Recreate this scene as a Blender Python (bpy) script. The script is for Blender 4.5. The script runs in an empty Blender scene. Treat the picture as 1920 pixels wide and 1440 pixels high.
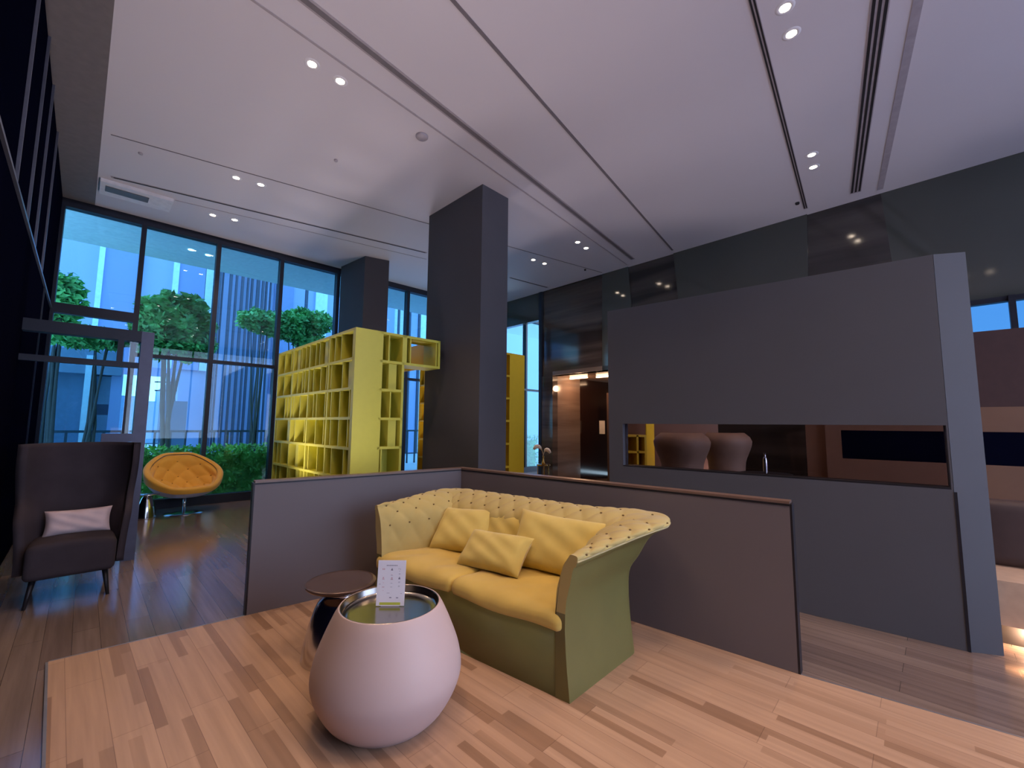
import bpy, bmesh, math, random
from mathutils import Vector, Matrix
random.seed(7)
C = bpy.context.scene.collection
SC = bpy.context.scene
# ------------------------------------------------------------------ camera
F_PX, PITCH, ROLL, EYE = 800.0, math.radians(5.5), math.radians(0.5), 1.5
_f = Vector((0, math.cos(PITCH), math.sin(PITCH)))
_u0 = Vector((0, -math.sin(PITCH), math.cos(PITCH)))
_r = math.cos(ROLL) * Vector((1, 0, 0)) + math.sin(ROLL) * _u0
_u = -math.sin(ROLL) * Vector((1, 0, 0)) + math.cos(ROLL) * _u0
cam_data = bpy.data.cameras.new('camera'); cam_data.sensor_width = 36; cam_data.lens = F_PX / 1920 * 36
cam_data.clip_start = 0.05; cam_data.clip_end = 300
cam = bpy.data.objects.new('camera', cam_data); C.objects.link(cam)
m3 = Matrix((_r, _u, -_f)).transposed()
cam.matrix_world = Matrix.Translation((0, 0, EYE)) @ m3.to_4x4()
SC.camera = cam
# ------------------------------------------------------------------ view + world
SC.view_settings.view_transform = 'Standard'; SC.view_settings.look = 'None'
SC.view_settings.exposure = 0.68; SC.view_settings.gamma = 1.0; SC.view_settings.use_curve_mapping = False
SKY_STRENGTH = 3.5
DOWN_W = 33.0          # watts of every recessed downlight
w = bpy.data.worlds.new('dusk_sky'); SC.world = w; w.use_nodes = True
nt = w.node_tree; nt.nodes.clear()
out = nt.nodes.new('ShaderNodeOutputWorld'); bg = nt.nodes.new('ShaderNodeBackground')
tc = nt.nodes.new('ShaderNodeTexCoord'); sep = nt.nodes.new('ShaderNodeSeparateXYZ')
rp = nt.nodes.new('ShaderNodeValToRGB')
rp.color_ramp.elements[0].position = 0.0; rp.color_ramp.elements[0].color = (0.50, 0.70, 0.86, 1)
rp.color_ramp.elements[1].position = 0.6; rp.color_ramp.elements[1].color = (0.34, 0.52, 0.86, 1)
nt.links.new(tc.outputs['Generated'], sep.inputs[0]); nt.links.new(sep.outputs['Z'], rp.inputs[0])
nt.links.new(rp.outputs[0], bg.inputs['Color']); bg.inputs['Strength'].default_value = SKY_STRENGTH
nt.links.new(bg.outputs[0], out.inputs[0])

H = 5.07     # ceiling height
# fill area lamp added at the unseen side window behind the camera
_ad = bpy.data.lights.new('window_fill', 'AREA'); _ad.shape = 'RECTANGLE'; _ad.size = 7.6; _ad.size_y = 4.2; _ad.energy = 85; _ad.color = (.84, .80, 1.0)
_ao = bpy.data.objects.new('window_fill', _ad); C.objects.link(_ao)
_ao.location = (6.15, -.60, 2.5)
_z = Vector((.7071, -.7071, -.15)).normalized(); _ao.rotation_euler = _z.to_track_quat('Z', 'Y').to_euler()
FILL_UPLIGHTS = [((.9, -1.9), 250), ((-.75, .05), 300)]
FLOOR_FILL = [((-3.55, 6.25), 120), ((-1.9, 8.4), 70), ((3.0, 6.6), 60), ((-1.5, 4.85), 45)]
# pixel of the photograph -> point on a horizontal plane / on an upright plane
def ray(px, py): return _f * F_PX + _r * (px - 960) + _u * (720 - py)
def P(px, py, z=0.0):
    d = ray(px, py); t = (z - EYE) / d.z
    return Vector((d.x * t, d.y * t, z))
def PV(px, py, A, B):
    d = ray(px, py); n = Vector((-(B[1] - A[1]), B[0] - A[0], 0))
    t = n.dot(Vector((A[0], A[1], 0))) / n.dot(d)
    return Vector((d.x * t, d.y * t, EYE + d.z * t))
D2 = Vector((0.722, 0.692, 0))      # the room's direction: right and away
D1 = Vector((-0.712, 0.702, 0))     # left and away
UP = Vector((0, 0, 1))

# ------------------------------------------------------------------ materials
def new_mat(name):
    m = bpy.data.materials.new(name); m.use_nodes = True
    return m, m.node_tree, m.node_tree.nodes['Principled BSDF']
def mat(name, col, rough=0.6, metal=0.0, var=0.08, scale=12.0, bump=0.0, bscale=200.0, sheen=0.0, spec=0.5, coat=0.0):
    m, t, b = new_mat(name)
    tc = t.nodes.new('ShaderNodeTexCoord'); n = t.nodes.new('ShaderNodeTexNoise'); n.inputs['Scale'].default_value = scale
    n.inputs['Detail'].default_value = 4
    r = t.nodes.new('ShaderNodeValToRGB')
    r.color_ramp.elements[0].position = .3; r.color_ramp.elements[1].position = .7
    r.color_ramp.elements[0].color = tuple(c * (1 - var) for c in col) + (1,)
    r.color_ramp.elements[1].color = tuple(min(1, c * (1 + var)) for c in col) + (1,)
    t.links.new(tc.outputs['Object'], n.inputs['Vector']); t.links.new(n.outputs['Fac'], r.inputs[0])
    t.links.new(r.outputs[0], b.inputs['Base Color'])
    b.inputs['Roughness'].default_value = rough; b.inputs['Metallic'].default_value = metal
    b.inputs['Specular IOR Level'].default_value = spec
    b.inputs['Sheen Weight'].default_value = sheen; b.inputs['Coat Weight'].default_value = coat
    if bump:
        n2 = t.nodes.new('ShaderNodeTexNoise'); n2.inputs['Scale'].default_value = bscale
        bp = t.nodes.new('ShaderNodeBump'); bp.inputs['Strength'].default_value = bump; bp.inputs['Distance'].default_value = .002
        t.links.new(tc.outputs['Object'], n2.inputs['Vector']); t.links.new(n2.outputs['Fac'], bp.inputs['Height'])
        t.links.new(bp.outputs[0], b.inputs['Normal'])
    return m
def emit(name, col, s):
    m, t, b = new_mat(name); t.nodes.remove(b)
    e = t.nodes.new('ShaderNodeEmission'); e.inputs[0].default_value = col + (1,); e.inputs[1].default_value = s
    t.links.new(e.outputs[0], t.nodes['Material Output'].inputs[0]); return m
def planks(name, c1, c2, cm, rough, ang, bw, rh, spec=0.5, streak=.35, wide=None):
    m, t, b = new_mat(name)
    tc = t.nodes.new('ShaderNodeTexCoord'); mp = t.nodes.new('ShaderNodeMapping'); mp.inputs['Rotation'].default_value = (0, 0, ang)
    br = t.nodes.new('ShaderNodeTexBrick'); br.offset = .37; br.offset_frequency = 2
    br.inputs['Scale'].default_value = 1; br.inputs['Brick Width'].default_value = bw; br.inputs['Row Height'].default_value = rh
    br.inputs['Mortar Size'].default_value = .0016; br.inputs['Mortar Smooth'].default_value = .3; br.inputs['Bias'].default_value = -.25
    br.inputs['Color1'].default_value = c1 + (1,); br.inputs['Color2'].default_value = c2 + (1,); br.inputs['Mortar'].default_value = cm + (1,)
    t.links.new(tc.outputs['Object'], mp.inputs[0]); t.links.new(mp.outputs[0], br.inputs['Vector'])
    m2 = t.nodes.new('ShaderNodeMapping'); m2.inputs['Scale'].default_value = (1.3, 26, 1)
    n = t.nodes.new('ShaderNodeTexNoise'); n.inputs['Scale'].default_value = 1.0; n.inputs['Detail'].default_value = 5
    t.links.new(mp.outputs[0], m2.inputs[0]); t.links.new(m2.outputs[0], n.inputs['Vector'])
    mr = t.nodes.new('ShaderNodeMapRange'); mr.inputs['From Min'].default_value = .25; mr.inputs['From Max'].default_value = .75
    mr.inputs['To Min'].default_value = 1 - streak; mr.inputs['To Max'].default_value = 1 + streak * .5
    t.links.new(n.outputs['Fac'], mr.inputs[0])
    mx = t.nodes.new('ShaderNodeMix'); mx.data_type = 'RGBA'; mx.blend_type = 'MULTIPLY'; mx.inputs['Factor'].default_value = 1
    t.links.new(br.outputs['Color'], mx.inputs[6]); t.links.new(mr.outputs[0], mx.inputs[7])
    col_out = mx.outputs[2]
    if wide:      # narrower and darker lamellas set between the wide ones
        b2 = t.nodes.new('ShaderNodeTexBrick'); b2.offset = .43; b2.offset_frequency = 2; b2.inputs['Scale'].default_value = 1
        b2.inputs['Brick Width'].default_value = .72; b2.inputs['Row Height'].default_value = .05; b2.inputs['Mortar Size'].default_value = .0; b2.inputs['Bias'].default_value = -.1
        b2.inputs['Color1'].default_value = (1, 1, 1, 1); b2.inputs['Color2'].default_value = (.0, .0, .0, 1)
        t.links.new(mp.outputs[0], b2.inputs['Vector'])
        rr = t.nodes.new('ShaderNodeValToRGB'); rr.color_ramp.elements[0].position = .22; rr.color_ramp.elements[0].color = (.66, .61, .57, 1)
        rr.color_ramp.elements[1].position = .42; rr.color_ramp.elements[1].color = (1, 1, 1, 1)
        t.links.new(b2.outputs['Color'], rr.inputs[0])
        m3_ = t.nodes.new('ShaderNodeMix'); m3_.data_type = 'RGBA'; m3_.blend_type = 'MULTIPLY'; m3_.inputs['Factor'].default_value = 1
        t.links.new(col_out, m3_.inputs[6]); t.links.new(rr.outputs[0], m3_.inputs[7]); col_out = m3_.outputs[2]
    t.links.new(col_out, b.inputs['Base Color'])
    b.inputs['Roughness'].default_value = rough; b.inputs['Specular IOR Level'].default_value = spec
    bp = t.nodes.new('ShaderNodeBump'); bp.inputs['Strength'].default_value = .15; bp.inputs['Distance'].default_value = .001
    t.links.new(br.outputs['Fac'], bp.inputs['Height']); bp.invert = True; t.links.new(bp.outputs[0], b.inputs['Normal'])
    return m
def stone(name, c1, c2, rough=.12, spec=.8, zs=1.6):
    m, t, b = new_mat(name)
    tc = t.nodes.new('ShaderNodeTexCoord'); mp = t.nodes.new('ShaderNodeMapping'); mp.inputs['Scale'].default_value = (.12, .12, zs)
    mp.inputs['Rotation'].default_value = (.05, .05, 0)
    n = t.nodes.new('ShaderNodeTexNoise'); n.inputs['Scale'].default_value = 1.8; n.inputs['Detail'].default_value = 6; n.inputs['Distortion'].default_value = .6
    r = t.nodes.new('ShaderNodeValToRGB'); r.color_ramp.elements[0].position = .38; r.color_ramp.elements[1].position = .62
    r.color_ramp.elements[0].color = c1 + (1,); r.color_ramp.elements[1].color = c2 + (1,)
    t.links.new(tc.outputs['Object'], mp.inputs[0]); t.links.new(mp.outputs[0], n.inputs['Vector']); t.links.new(n.outputs['Fac'], r.inputs[0])
    t.links.new(r.outputs[0], b.inputs['Base Color']); b.inputs['Roughness'].default_value = rough; b.inputs['Specular IOR Level'].default_value = spec
    return m
def glass(name, tint, refl=.08, rough=.0):
    m, t, b = new_mat(name); t.nodes.remove(b)
    tr = t.nodes.new('ShaderNodeBsdfTransparent'); tr.inputs[0].default_value = tint + (1,)
    gl = t.nodes.new('ShaderNodeBsdfGlossy'); gl.inputs['Roughness'].default_value = rough
    fr = t.nodes.new('ShaderNodeFresnel'); fr.inputs['IOR'].default_value = 1.45
    ad = t.nodes.new('ShaderNodeMath'); ad.operation = 'MULTIPLY_ADD'; ad.inputs[1].default_value = .22; ad.inputs[2].default_value = refl * .3
    mx = t.nodes.new('ShaderNodeMixShader')
    t.links.new(fr.outputs[0], ad.inputs[0]); t.links.new(ad.outputs[0], mx.inputs[0])
    t.links.new(tr.outputs[0], mx.inputs[1]); t.links.new(gl.outputs[0], mx.inputs[2])
    t.links.new(mx.outputs[0], t.nodes['Material Output'].inputs[0]); return m

WARM = (1.0, .66, .42)
M = dict(
    ceiling=mat('ceiling_paint', (.62, .585, .61), .55, var=.015, scale=.7),
    slot=mat('slot_dark', (.16, .14, .15), .6), slotgrey=mat('slot_grey', (.36, .32, .34), .5), black=mat('black_gap', (.012, .01, .012), .7),
    floor=planks('dark_oak_floor', (.18, .13, .11), (.26, .195, .16), (.07, .05, .04), .15, math.radians(45), 1.4, .14, 1.0, .3),
    plat=planks('light_oak_planks', (.52, .335, .22), (.45, .28, .18), (.30, .18, .12), .4, math.radians(43.5), 1.1, .15, .4, .18, wide=True),
    edge=mat('platform_edge_metal', (.30, .30, .33), .4, .6),
    pillar=mat('charcoal_render', (.072, .066, .076), .75, var=.03, scale=2),
    panel=mat('charcoal_panel', (.135, .118, .13), .6, var=.02, scale=2),
    booth=mat('slate_panel', (.072, .073, .088), .7, var=.03, scale=2),
    capw=mat('walnut_cap', (.17, .11, .09), .35), black_metal=mat('black_metal', (.015, .015, .022), .45, .3, var=.05),
    frame=mat('window_frame', (.016, .017, .03), .5, .3), portal=mat('portal_metal', (.085, .085, .13), .45, .4),
    leftglass=mat('black_glass', (.0025, .003, .010), .5, spec=.0), line=mat('steel_line', (.15, .15, .19), .35, .5),
    bulk=mat('taupe_bulkhead', (.16, .14, .135), .7),
    st_brown=stone('striated_stone', (.040, .029, .025), (.12, .09, .075), .08, .6),
    st_dark=stone('dark_striated_stone', (.020, .018, .018), (.07, .06, .054), .09, .6, 1.2),
    st_green=mat('polished_grey_green', (.062, .066, .058), .07, spec=.55, var=.04, scale=1),
    st_reveal=stone('reveal_stone', (.12, .08, .06), (.20, .14, .105), .25, .5),
    lobby=mat('lobby_lacquer', (.022, .010, .008), .12, spec=.7),
    yellow=mat('yellow_lacquer', (.56, .53, .065), .42, var=.02), yellow2=mat('deep_yellow_lacquer', (.70, .47, .02), .42, var=.02),
    olive=mat('olive_leather', (.155, .140, .042), .42, var=.05, scale=5, bump=.15, bscale=350),
    mustard=mat('mustard_velvet', (.62, .45, .10), .7, var=.06, scale=6, sheen=.25, bump=.2, bscale=500),
    tuft=mat('tufted_velvet', (.48, .38, .13), .75, var=.06, scale=6, sheen=.25, bump=.2, bscale=500),
    button=mat('button_velvet', (.16, .10, .035), .8),
    piping=mat('piping_cord', (.55, .46, .22), .6),
    pillow=mat('cushion_velvet', (.66, .52, .14), .8, var=.06, scale=9, sheen=.3, bump=.25, bscale=400),
    egg=mat('lilac_resin', (.54, .42, .41), .5, var=.02, scale=3),
    mirror=mat('mirror_tray', (.40, .37, .34), .2, 1.0, var=.03), chrome=mat('chrome', (.66, .66, .70), .14, 1.0, var=.02),
    bronze=mat('bronze_lacquer', (.13, .085, .075), .22, .4, var=.1),
    card=mat('white_card', (.80, .78, .86), .5, var=.01), ink=mat('grey_ink', (.22, .20, .27), .7), inkr=mat('rose_ink', (.62, .42, .48), .7), lime=mat('lime_print', (.55, .60, .08), .6),
    acrylic=mat('clear_stand', (.75, .72, .75), .1, spec=.6),
    wing=mat('aubergine_wool', (.042, .032, .039), .85, var=.1, scale=8, bump=.3, bscale=300, spec=.25),
    pink=mat('rose_cushion', (.60, .46, .47), .75, var=.05, bump=.2, bscale=300),
    orange=mat('amber_velvet', (.86, .43, .05), .7, var=.05, scale=7, sheen=.2, bump=.2, bscale=300),
    shell=mat('white_shell', (.55, .52, .62), .35), amber_btn=mat('amber_button', (.40, .15, .01), .8),
    tan=mat('tan_leather', (.24, .145, .10), .6, var=.06), tan2=mat('brown_timber_panel', (.17, .085, .05), .5, var=.08, scale=3),
    maroon=mat('maroon_felt', (.055, .024, .022), .8), dseat=mat('dark_leather', (.05, .028, .026), .6), lseat=mat('cream_leather', (.52, .36, .25), .6),
    gold=mat('brass', (.62, .42, .16), .25, 1.0), feather=mat('white_feather', (.85, .78, .72), .9), pale=mat('pale_marble', (.70, .66, .60), .3),
    leaf=mat('leaf_green', (.16, .46, .12), .6, var=.5, scale=3), leaf2=mat('hedge_green', (.36, .72, .14), .6, var=.5, scale=5), bark=mat('bark', (.10, .08, .07), .9),
    facade=mat('lilac_facade', (.40, .46, .72), .7, var=.03, scale=.3), facade2=mat('violet_facade', (.28, .34, .60), .7, var=.03, scale=.3), strip=mat('pale_facade_strip', (.72, .88, .95), .6),
    fin=mat('dark_fin', (.05, .07, .12), .6), soffit=mat('canopy_soffit', (.72, .80, .84), .8), mass=mat('blue_grey_mass', (.13, .20, .30), .7), mass2=mat('steel_blue_cladding', (.22, .30, .40), .7),
    ground=mat('paved_ground', (.58, .60, .60), .8), ground2=mat('pale_bounce_ground', (.62, .60, .62), .8), far=mat('far_city', (.30, .42, .52), .8), rail=mat('dark_rail', (.04, .06, .08), .6),
    white=mat('white_plastic', (.7, .68, .7), .5), dgrey=mat('dark_grey_plastic', (.11, .11, .11), .5), paper=mat('paper_white', (.7, .68, .66), .6),
    refl_glass=glass('reflection_blue_glass', (.18, .31, .44)), glass=glass('blue_tinted_glass', (.45, .68, .78)), glass2=glass('side_tinted_glass', (.92, .90, .94)), smoke=glass('smoked_glass', (.72, .68, .70), .02), clear=glass('portal_glass', (.78, .86, .92), .08),
    lamp=emit('lamp_glow', (1.0, .80, .62), 26.0), cold=emit('cool_lamp_glow', (.75, .95, 1.0), 6.0), warmstrip=emit('warm_strip', (1.0, .62, .36), 5.0),
)

# ------------------------------------------------------------------ mesh builder
class MB:
    def __init__(s): s.v = []; s.f = []; s.mi = []; s.cur = 0
    def add(s, vs, fs):
        o = len(s.v); s.v += [Vector(v) for v in vs]; s.f += [tuple(i + o for i in f) for f in fs]; s.mi += [s.cur] * len(fs); return s
    def obox(s, o, a, b, c):
        o, a, b, c = map(Vector, (o, a, b, c))
        vs = [o, o + a, o + a + b, o + b, o + c, o + a + c, o + a + b + c, o + b + c]
        fs = [(0, 3, 2, 1), (4, 5, 6, 7), (0, 1, 5, 4), (1, 2, 6, 5), (2, 3, 7, 6), (3, 0, 4, 7)]
        if a.cross(b).dot(c) < 0: fs = [f[::-1] for f in fs]
        return s.add(vs, fs)
    def box(s, c, sz, rz=0):
        R = Matrix.Rotation(rz, 3, 'Z'); a, b, d = R @ Vector((sz[0], 0, 0)), R @ Vector((0, sz[1], 0)), Vector((0, 0, sz[2]))
        return s.obox(Vector(c) - a / 2 - b / 2 - d / 2, a, b, d)
    def prism(s, pts, vec):
        n = len(pts); vec = Vector(vec); vs = [Vector(p) for p in pts]; nn = Vector((0, 0, 0))
        for i in range(n): nn += vs[i].cross(vs[(i + 1) % n])
        if nn.dot(vec) > 0: vs = vs[::-1]
        vs = vs + [v + vec for v in vs]
        fs = [tuple(range(n)), tuple(range(2 * n - 1, n - 1, -1))] + [(i, i + n, (i + 1) % n + n, (i + 1) % n) for i in range(n)]
        return s.add(vs, fs)
    def lathe(s, prof, c=(0, 0, 0), n=48, sx=1, sy=1):
        vs = []; fs = []; k = len(prof)
        for i in range(n):
            a = 2 * math.pi * i / n
            for r, z in prof: vs.append((c[0] + r * math.cos(a) * sx, c[1] + r * math.sin(a) * sy, c[2] + z))
        for i in range(n):
            j = (i + 1) % n
            for q in range(k - 1): fs.append((i * k + q, j * k + q, j * k + q + 1, i * k + q + 1))
        return s.add(vs, fs)
    def tube(s, pts, r, n=8, closed=False):
        pts = [Vector(p) for p in pts]; vs = []; fs = []; m = len(pts); rr = r if isinstance(r, (list, tuple)) else [r] * m
        for i, p in enumerate(pts):
            a = pts[(i - 1) % m] if (closed or i > 0) else p; b = pts[(i + 1) % m] if (closed or i < m - 1) else p
            t = (b - a).normalized(); x = t.cross(UP)
            if x.length < 1e-3: x = t.cross(Vector((1, 0, 0)))
            x.normalize(); y = x.cross(t)
            for k in range(n):
                an = 2 * math.pi * k / n; vs.append(p + (x * math.cos(an) + y * math.sin(an)) * rr[i])
        for i in range(m if closed else m - 1):
            j = (i + 1) % m
            for k in range(n): fs.append((i * n + k, i * n + (k + 1) % n, j * n + (k + 1) % n, j * n + k))
        if not closed: fs += [tuple(range(n))[::-1], tuple(range((m - 1) * n, m * n))]
        return s.add(vs, fs)
    def grid(s, fn, nu, nv, closed_u=False):
        vs = [fn(i / (nu if closed_u else nu - 1), j / (nv - 1)) for i in range(nu) for j in range(nv)]; fs = []
        for i in range(nu if closed_u else nu - 1):
            k = (i + 1) % nu
            for j in range(nv - 1): fs.append((i * nv + j, k * nv + j, k * nv + j + 1, i * nv + j + 1))
        return s.add(vs, fs)
    def rbox(s, c, sz, r, n=10, fn=None):
        """rounded box with an optional shaping function of the local point"""
        hx, hy, hz = (d / 2 for d in sz); vs = {}; fs = []; lst = []
        def vid(p):
            k = tuple(round(q, 5) for q in p)
            if k not in vs:
                vs[k] = len(lst); lst.append(p)
            return vs[k]
        lin = [-1 + 2 * i / n for i in range(n + 1)]
        for ax in range(3):
            for sg in (-1, 1):
                for i in range(n):
                    for j in range(n):
                        q = []
                        for (a, b) in ((i, j), (i + 1, j), (i + 1, j + 1), (i, j + 1)):
                            p = [0, 0, 0]; p[ax] = sg; p[(ax + 1) % 3] = lin[a]; p[(ax + 2) % 3] = lin[b]; q.append(vid(tuple(p)))
                        fs.append(tuple(q) if sg > 0 else tuple(q[::-1]))
        outv = []
        for p in lst:
            w_ = [math.copysign(abs(q) ** .8, q) for q in p]
            e = Vector((w_[0] * hx, w_[1] * hy, w_[2] * hz)); i_ = Vector([max(-h + r, min(h - r, q)) for h, q in zip((hx, hy, hz), e)])
            d = e - i_
            v = i_ + (d.normalized() * r if d.length > 1e-6 else d)
            if fn: v = fn(v)
            outv.append(v + Vector(c))
        return s.add(outv, fs)
    def map(s, fn): s.v = [fn(v) for v in s.v]; return s
    def build(s, name, mats, parent=None, smooth=False, local=False, auto=None):
        me = bpy.data.meshes.new(name)
        base = Vector((0, 0, 0))
        if parent is not None and not local: base = wloc(parent)
        if parent is None and not local:
            lo = [min(v[i] for v in s.v) for i in range(3)]; hi = [max(v[i] for v in s.v) for i in range(3)]
            base = Vector(((lo[0] + hi[0]) / 2, (lo[1] + hi[1]) / 2, lo[2]))
        me.from_pydata([tuple(v - base) for v in s.v], [], s.f); me.update()
        if not isinstance(mats, (list, tuple)): mats = [mats]
        for m_ in mats: me.materials.append(m_)
        for p_, i in zip(me.polygons, s.mi): p_.material_index = i; p_.use_smooth = smooth
        ob = bpy.data.objects.new(name, me); C.objects.link(ob)
        if parent is not None: ob.parent = parent
        elif not local: ob.location = base
        return ob
def wloc(o):
    l = Vector(o.location)
    while o.parent: o = o.parent; l = l + Vector(o.location)
    return l
def tag(o, label=None, cat=None, group=None, kind=None):
    for k, v in (('label', label), ('category', cat), ('group', group), ('kind', kind)):
        if v: o[k] = v
    return o
def thing(name, label, cat, loc=(0, 0, 0), group=None, rz=0, kind=None):
    o = bpy.data.objects.new(name, None); C.objects.link(o); o.location = loc; o.rotation_euler = (0, 0, rz); o.empty_display_size = .1
    return tag(o, label, cat, group, kind)
def struct(name, mb, m, parent=None, smooth=False):
    o = mb.build(name, m, parent, smooth)
    if parent is None: o['kind'] = 'structure'
    return o
def structroot(name, loc=(0, 0, 0)):
    o = bpy.data.objects.new(name, None); C.objects.link(o); o.location = loc; o['kind'] = 'structure'; return o
def copy_tree(o, parent=None):
    c = o.copy(); C.objects.link(c)
    if parent: c.parent = parent
    for ch in [k for k in bpy.data.objects if k.parent == o]: copy_tree(ch, c)
    return c

# ================================================================== ROOM SHELL
WA, WB = Vector((-7.11, 6.60, 0)), Vector((-4.87, 8.74, 0))          # window wall line
WD = (WB - WA).normalized()
def wp(t, z=0): return Vector((WA.x + WD.x * t, WA.y + WD.y * t, z))
WN = Vector((-WD.y, WD.x, 0))                                         # outward normal of the window wall
BA, BB = P(1017, 547, H), P(1920, 282, H); BA.z = BB.z = 0            # stone wall line
BD = (BA - BB).normalized(); BN = Vector((BD.y, -BD.x, 0));
if BN.y < 0: BN = -BN
def xline(p, d, q, e):
    den = d.x * e.y - d.y * e.x; s_ = ((q.x - p.x) * e.y - (q.y - p.y) * e.x) / den; return p + d * s_
LWP = Vector((-.35, -.35, 0)); LD = Vector((-.7071, .7071, 0))        # left wall line
E1 = Vector((2.9, -3.6, 0)); ED = Vector((.7071, .7071, 0))           # closing wall behind the camera
corner_LW = xline(LWP, LD, WA, WD); corner_LE = xline(LWP, LD, E1, ED); corner_BE = xline(BB, BD, E1, ED); corner_BW = xline(BB, BD, WA, WD)
fl = [corner_LW, corner_LE, corner_BE, corner_BW]
struct('floor', MB().prism([v + Vector((0, 0, -.2)) for v in (corner_LW - LD * -1 * 0, corner_LE, corner_BE + BN * 3, corner_BW + BN * 3, corner_BW)], (0, 0, .2)), M['floor'])
# light oak seating platform
PA, PC, PB = P(462, 1157, 0), P(865, 880, 1.02), P(1497, 1268, 0); PC.z = 0
q1 = P(90, 1245, 0); q2 = P(85, 1440, 0); q2 = q1 + (q2 - q1) * 1.9; q3 = P(1920, 1390, 0); q3 = PB + (q3 - PB) * 2.2
plat_pts = [q1, PA, PC + Vector((0, .0, 0)), PB, q3, q3 + (q2 - q1) * .35 + Vector((-1.0, -1.3, 0)), q2]
plat_pts = [Vector((v.x, v.y, .001)) for v in plat_pts]
so = struct('seating_platform', MB().prism(plat_pts, (0, 0, .012)), M['plat'])
mb = MB()
for a, b in ((q1, PA), (q2, q1), (PB, q3)):
    d = (b - a).normalized(); n = Vector((-d.y, d.x, 0)); mb.obox(a + n * .0 + Vector((0, 0, .001)), b - a, n * .012, (0, 0, .013))
struct('trim_1', mb, M['edge'])

# ceiling
c_left = P(215, 0, H); c_left2 = P(180, 365, H); cl_d = (c_left2 - c_left).normalized()
cLW = xline(c_left, cl_d, WA, WD); cLE = xline(c_left, cl_d, E1, ED)
for v in (cLW, cLE): v.z = H
mb = MB().prism([Vector((v.x, v.y, H)) for v in (cLW, cLE, corner_BE + BN * .0, BA, corner_BW + (BA - corner_BW) * .0 if False else BA + BD * 1.8)] , (0, 0, .25))
mb.v = []; mb.f = []; mb.mi = []
cB = xline(BA, BD, WA, WD)
ceil_pts = [cLW, cLE, corner_BE + BN * .2, BA + BN * .2, wp(11) + WN * .1, wp(11)]
mb.prism([Vector((v.x, v.y, H)) for v in ceil_pts], (0, 0, .25))
struct('ceiling', mb, M['ceiling'])
# bulkhead between ceiling and the dark glass wall
mb = MB().prism([Vector((v.x, v.y, H - .0)) for v in (cLW, cLE, corner_LE, corner_LW)], (0, 0, .25))
struct('trim_2', mb, M['bulk'])
# left dark wall: black glass panels with bright lines
L0, L1 = corner_LE, corner_LW
nrm = Vector((-.7071, -.7071, 0))
wl = structroot('wall_left', (L1.x, L1.y, 0))
LH = 3.28
Lopen0, Lopen1 = xline(LWP, LD, Vector((0, 0, 0)), Vector((-4.2, 3.55, 0))), L1
struct('lower_panel', MB().obox(L0, L1 - L0, nrm * .12, (0, 0, LH)), M['leftglass'], wl)
struct('upper_panel', MB().obox(L0 + UP * LH, L1 - L0, nrm * .12, (0, 0, H + .2 - LH)), M['leftglass'], wl)
mb = MB().obox(L0 + UP * (LH - .03) - nrm * .02, L1 - L0, nrm * .03, (0, 0, .028)); struct('rail', mb, M['line'], wl)
Ltot = (L1 - L0).length
for i, px in enumerate((16, 47, 67, 86)):
    q = PV(px, 420, L0, L1); q.z = LH
    struct('mullion', MB().obox(q - LD * .012 - nrm * .02, LD * .022, nrm * .03, (0, 0, H - LH)), M['line'], wl)
for px in (28,):
    q = PV(px, 1000, L0, L1); q.z = 0
    struct('mullion', MB().obox(q - LD * .01 - nrm * .015, LD * .02, nrm * .02, (0, 0, LH)), M['frame'], wl)
# closing wall behind the camera, with a big unseen window added for fill light
wb_ = structroot('wall_behind', (E1.x, E1.y, 0)); nE = Vector((.7071, -.7071, 0))
EL = (corner_BE - corner_LE).length
def eb(t, z): return corner_LE + ED * t + UP * z
struct('lower_panel', MB().obox(eb(0, 0), ED * EL, nE * .15, (0, 0, .15)), M['pillar'], wb_)
struct('header', MB().obox(eb(0, 4.75), ED * EL, nE * .15, (0, 0, .6)), M['pillar'], wb_)
struct('side_panel', MB().obox(eb(0, .15), ED * .8, nE * .15, (0, 0, 4.6)), M['pillar'], wb_)
struct('side_panel', MB().obox(eb(EL - .8, .15), ED * .8, nE * .15, (0, 0, 4.6)), M['pillar'], wb_)
wn = structroot('window_6', tuple(eb(.8, .15)))
nb = 6
for i in range(nb + 1):
    struct('mullion', MB().obox(eb(.8 + (EL - 1.66) * i / nb, .15), ED * .06, nE * .1, (0, 0, 4.6)), M['frame'], wn)
for i in range(nb):
    struct('pane', MB().obox(eb(.86 + (EL - 1.66) * i / nb, .15) + nE * .05, ED * ((EL - 1.66) / nb - .06), nE * .008, (0, 0, 4.6)), M['glass2'], wn)

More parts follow.
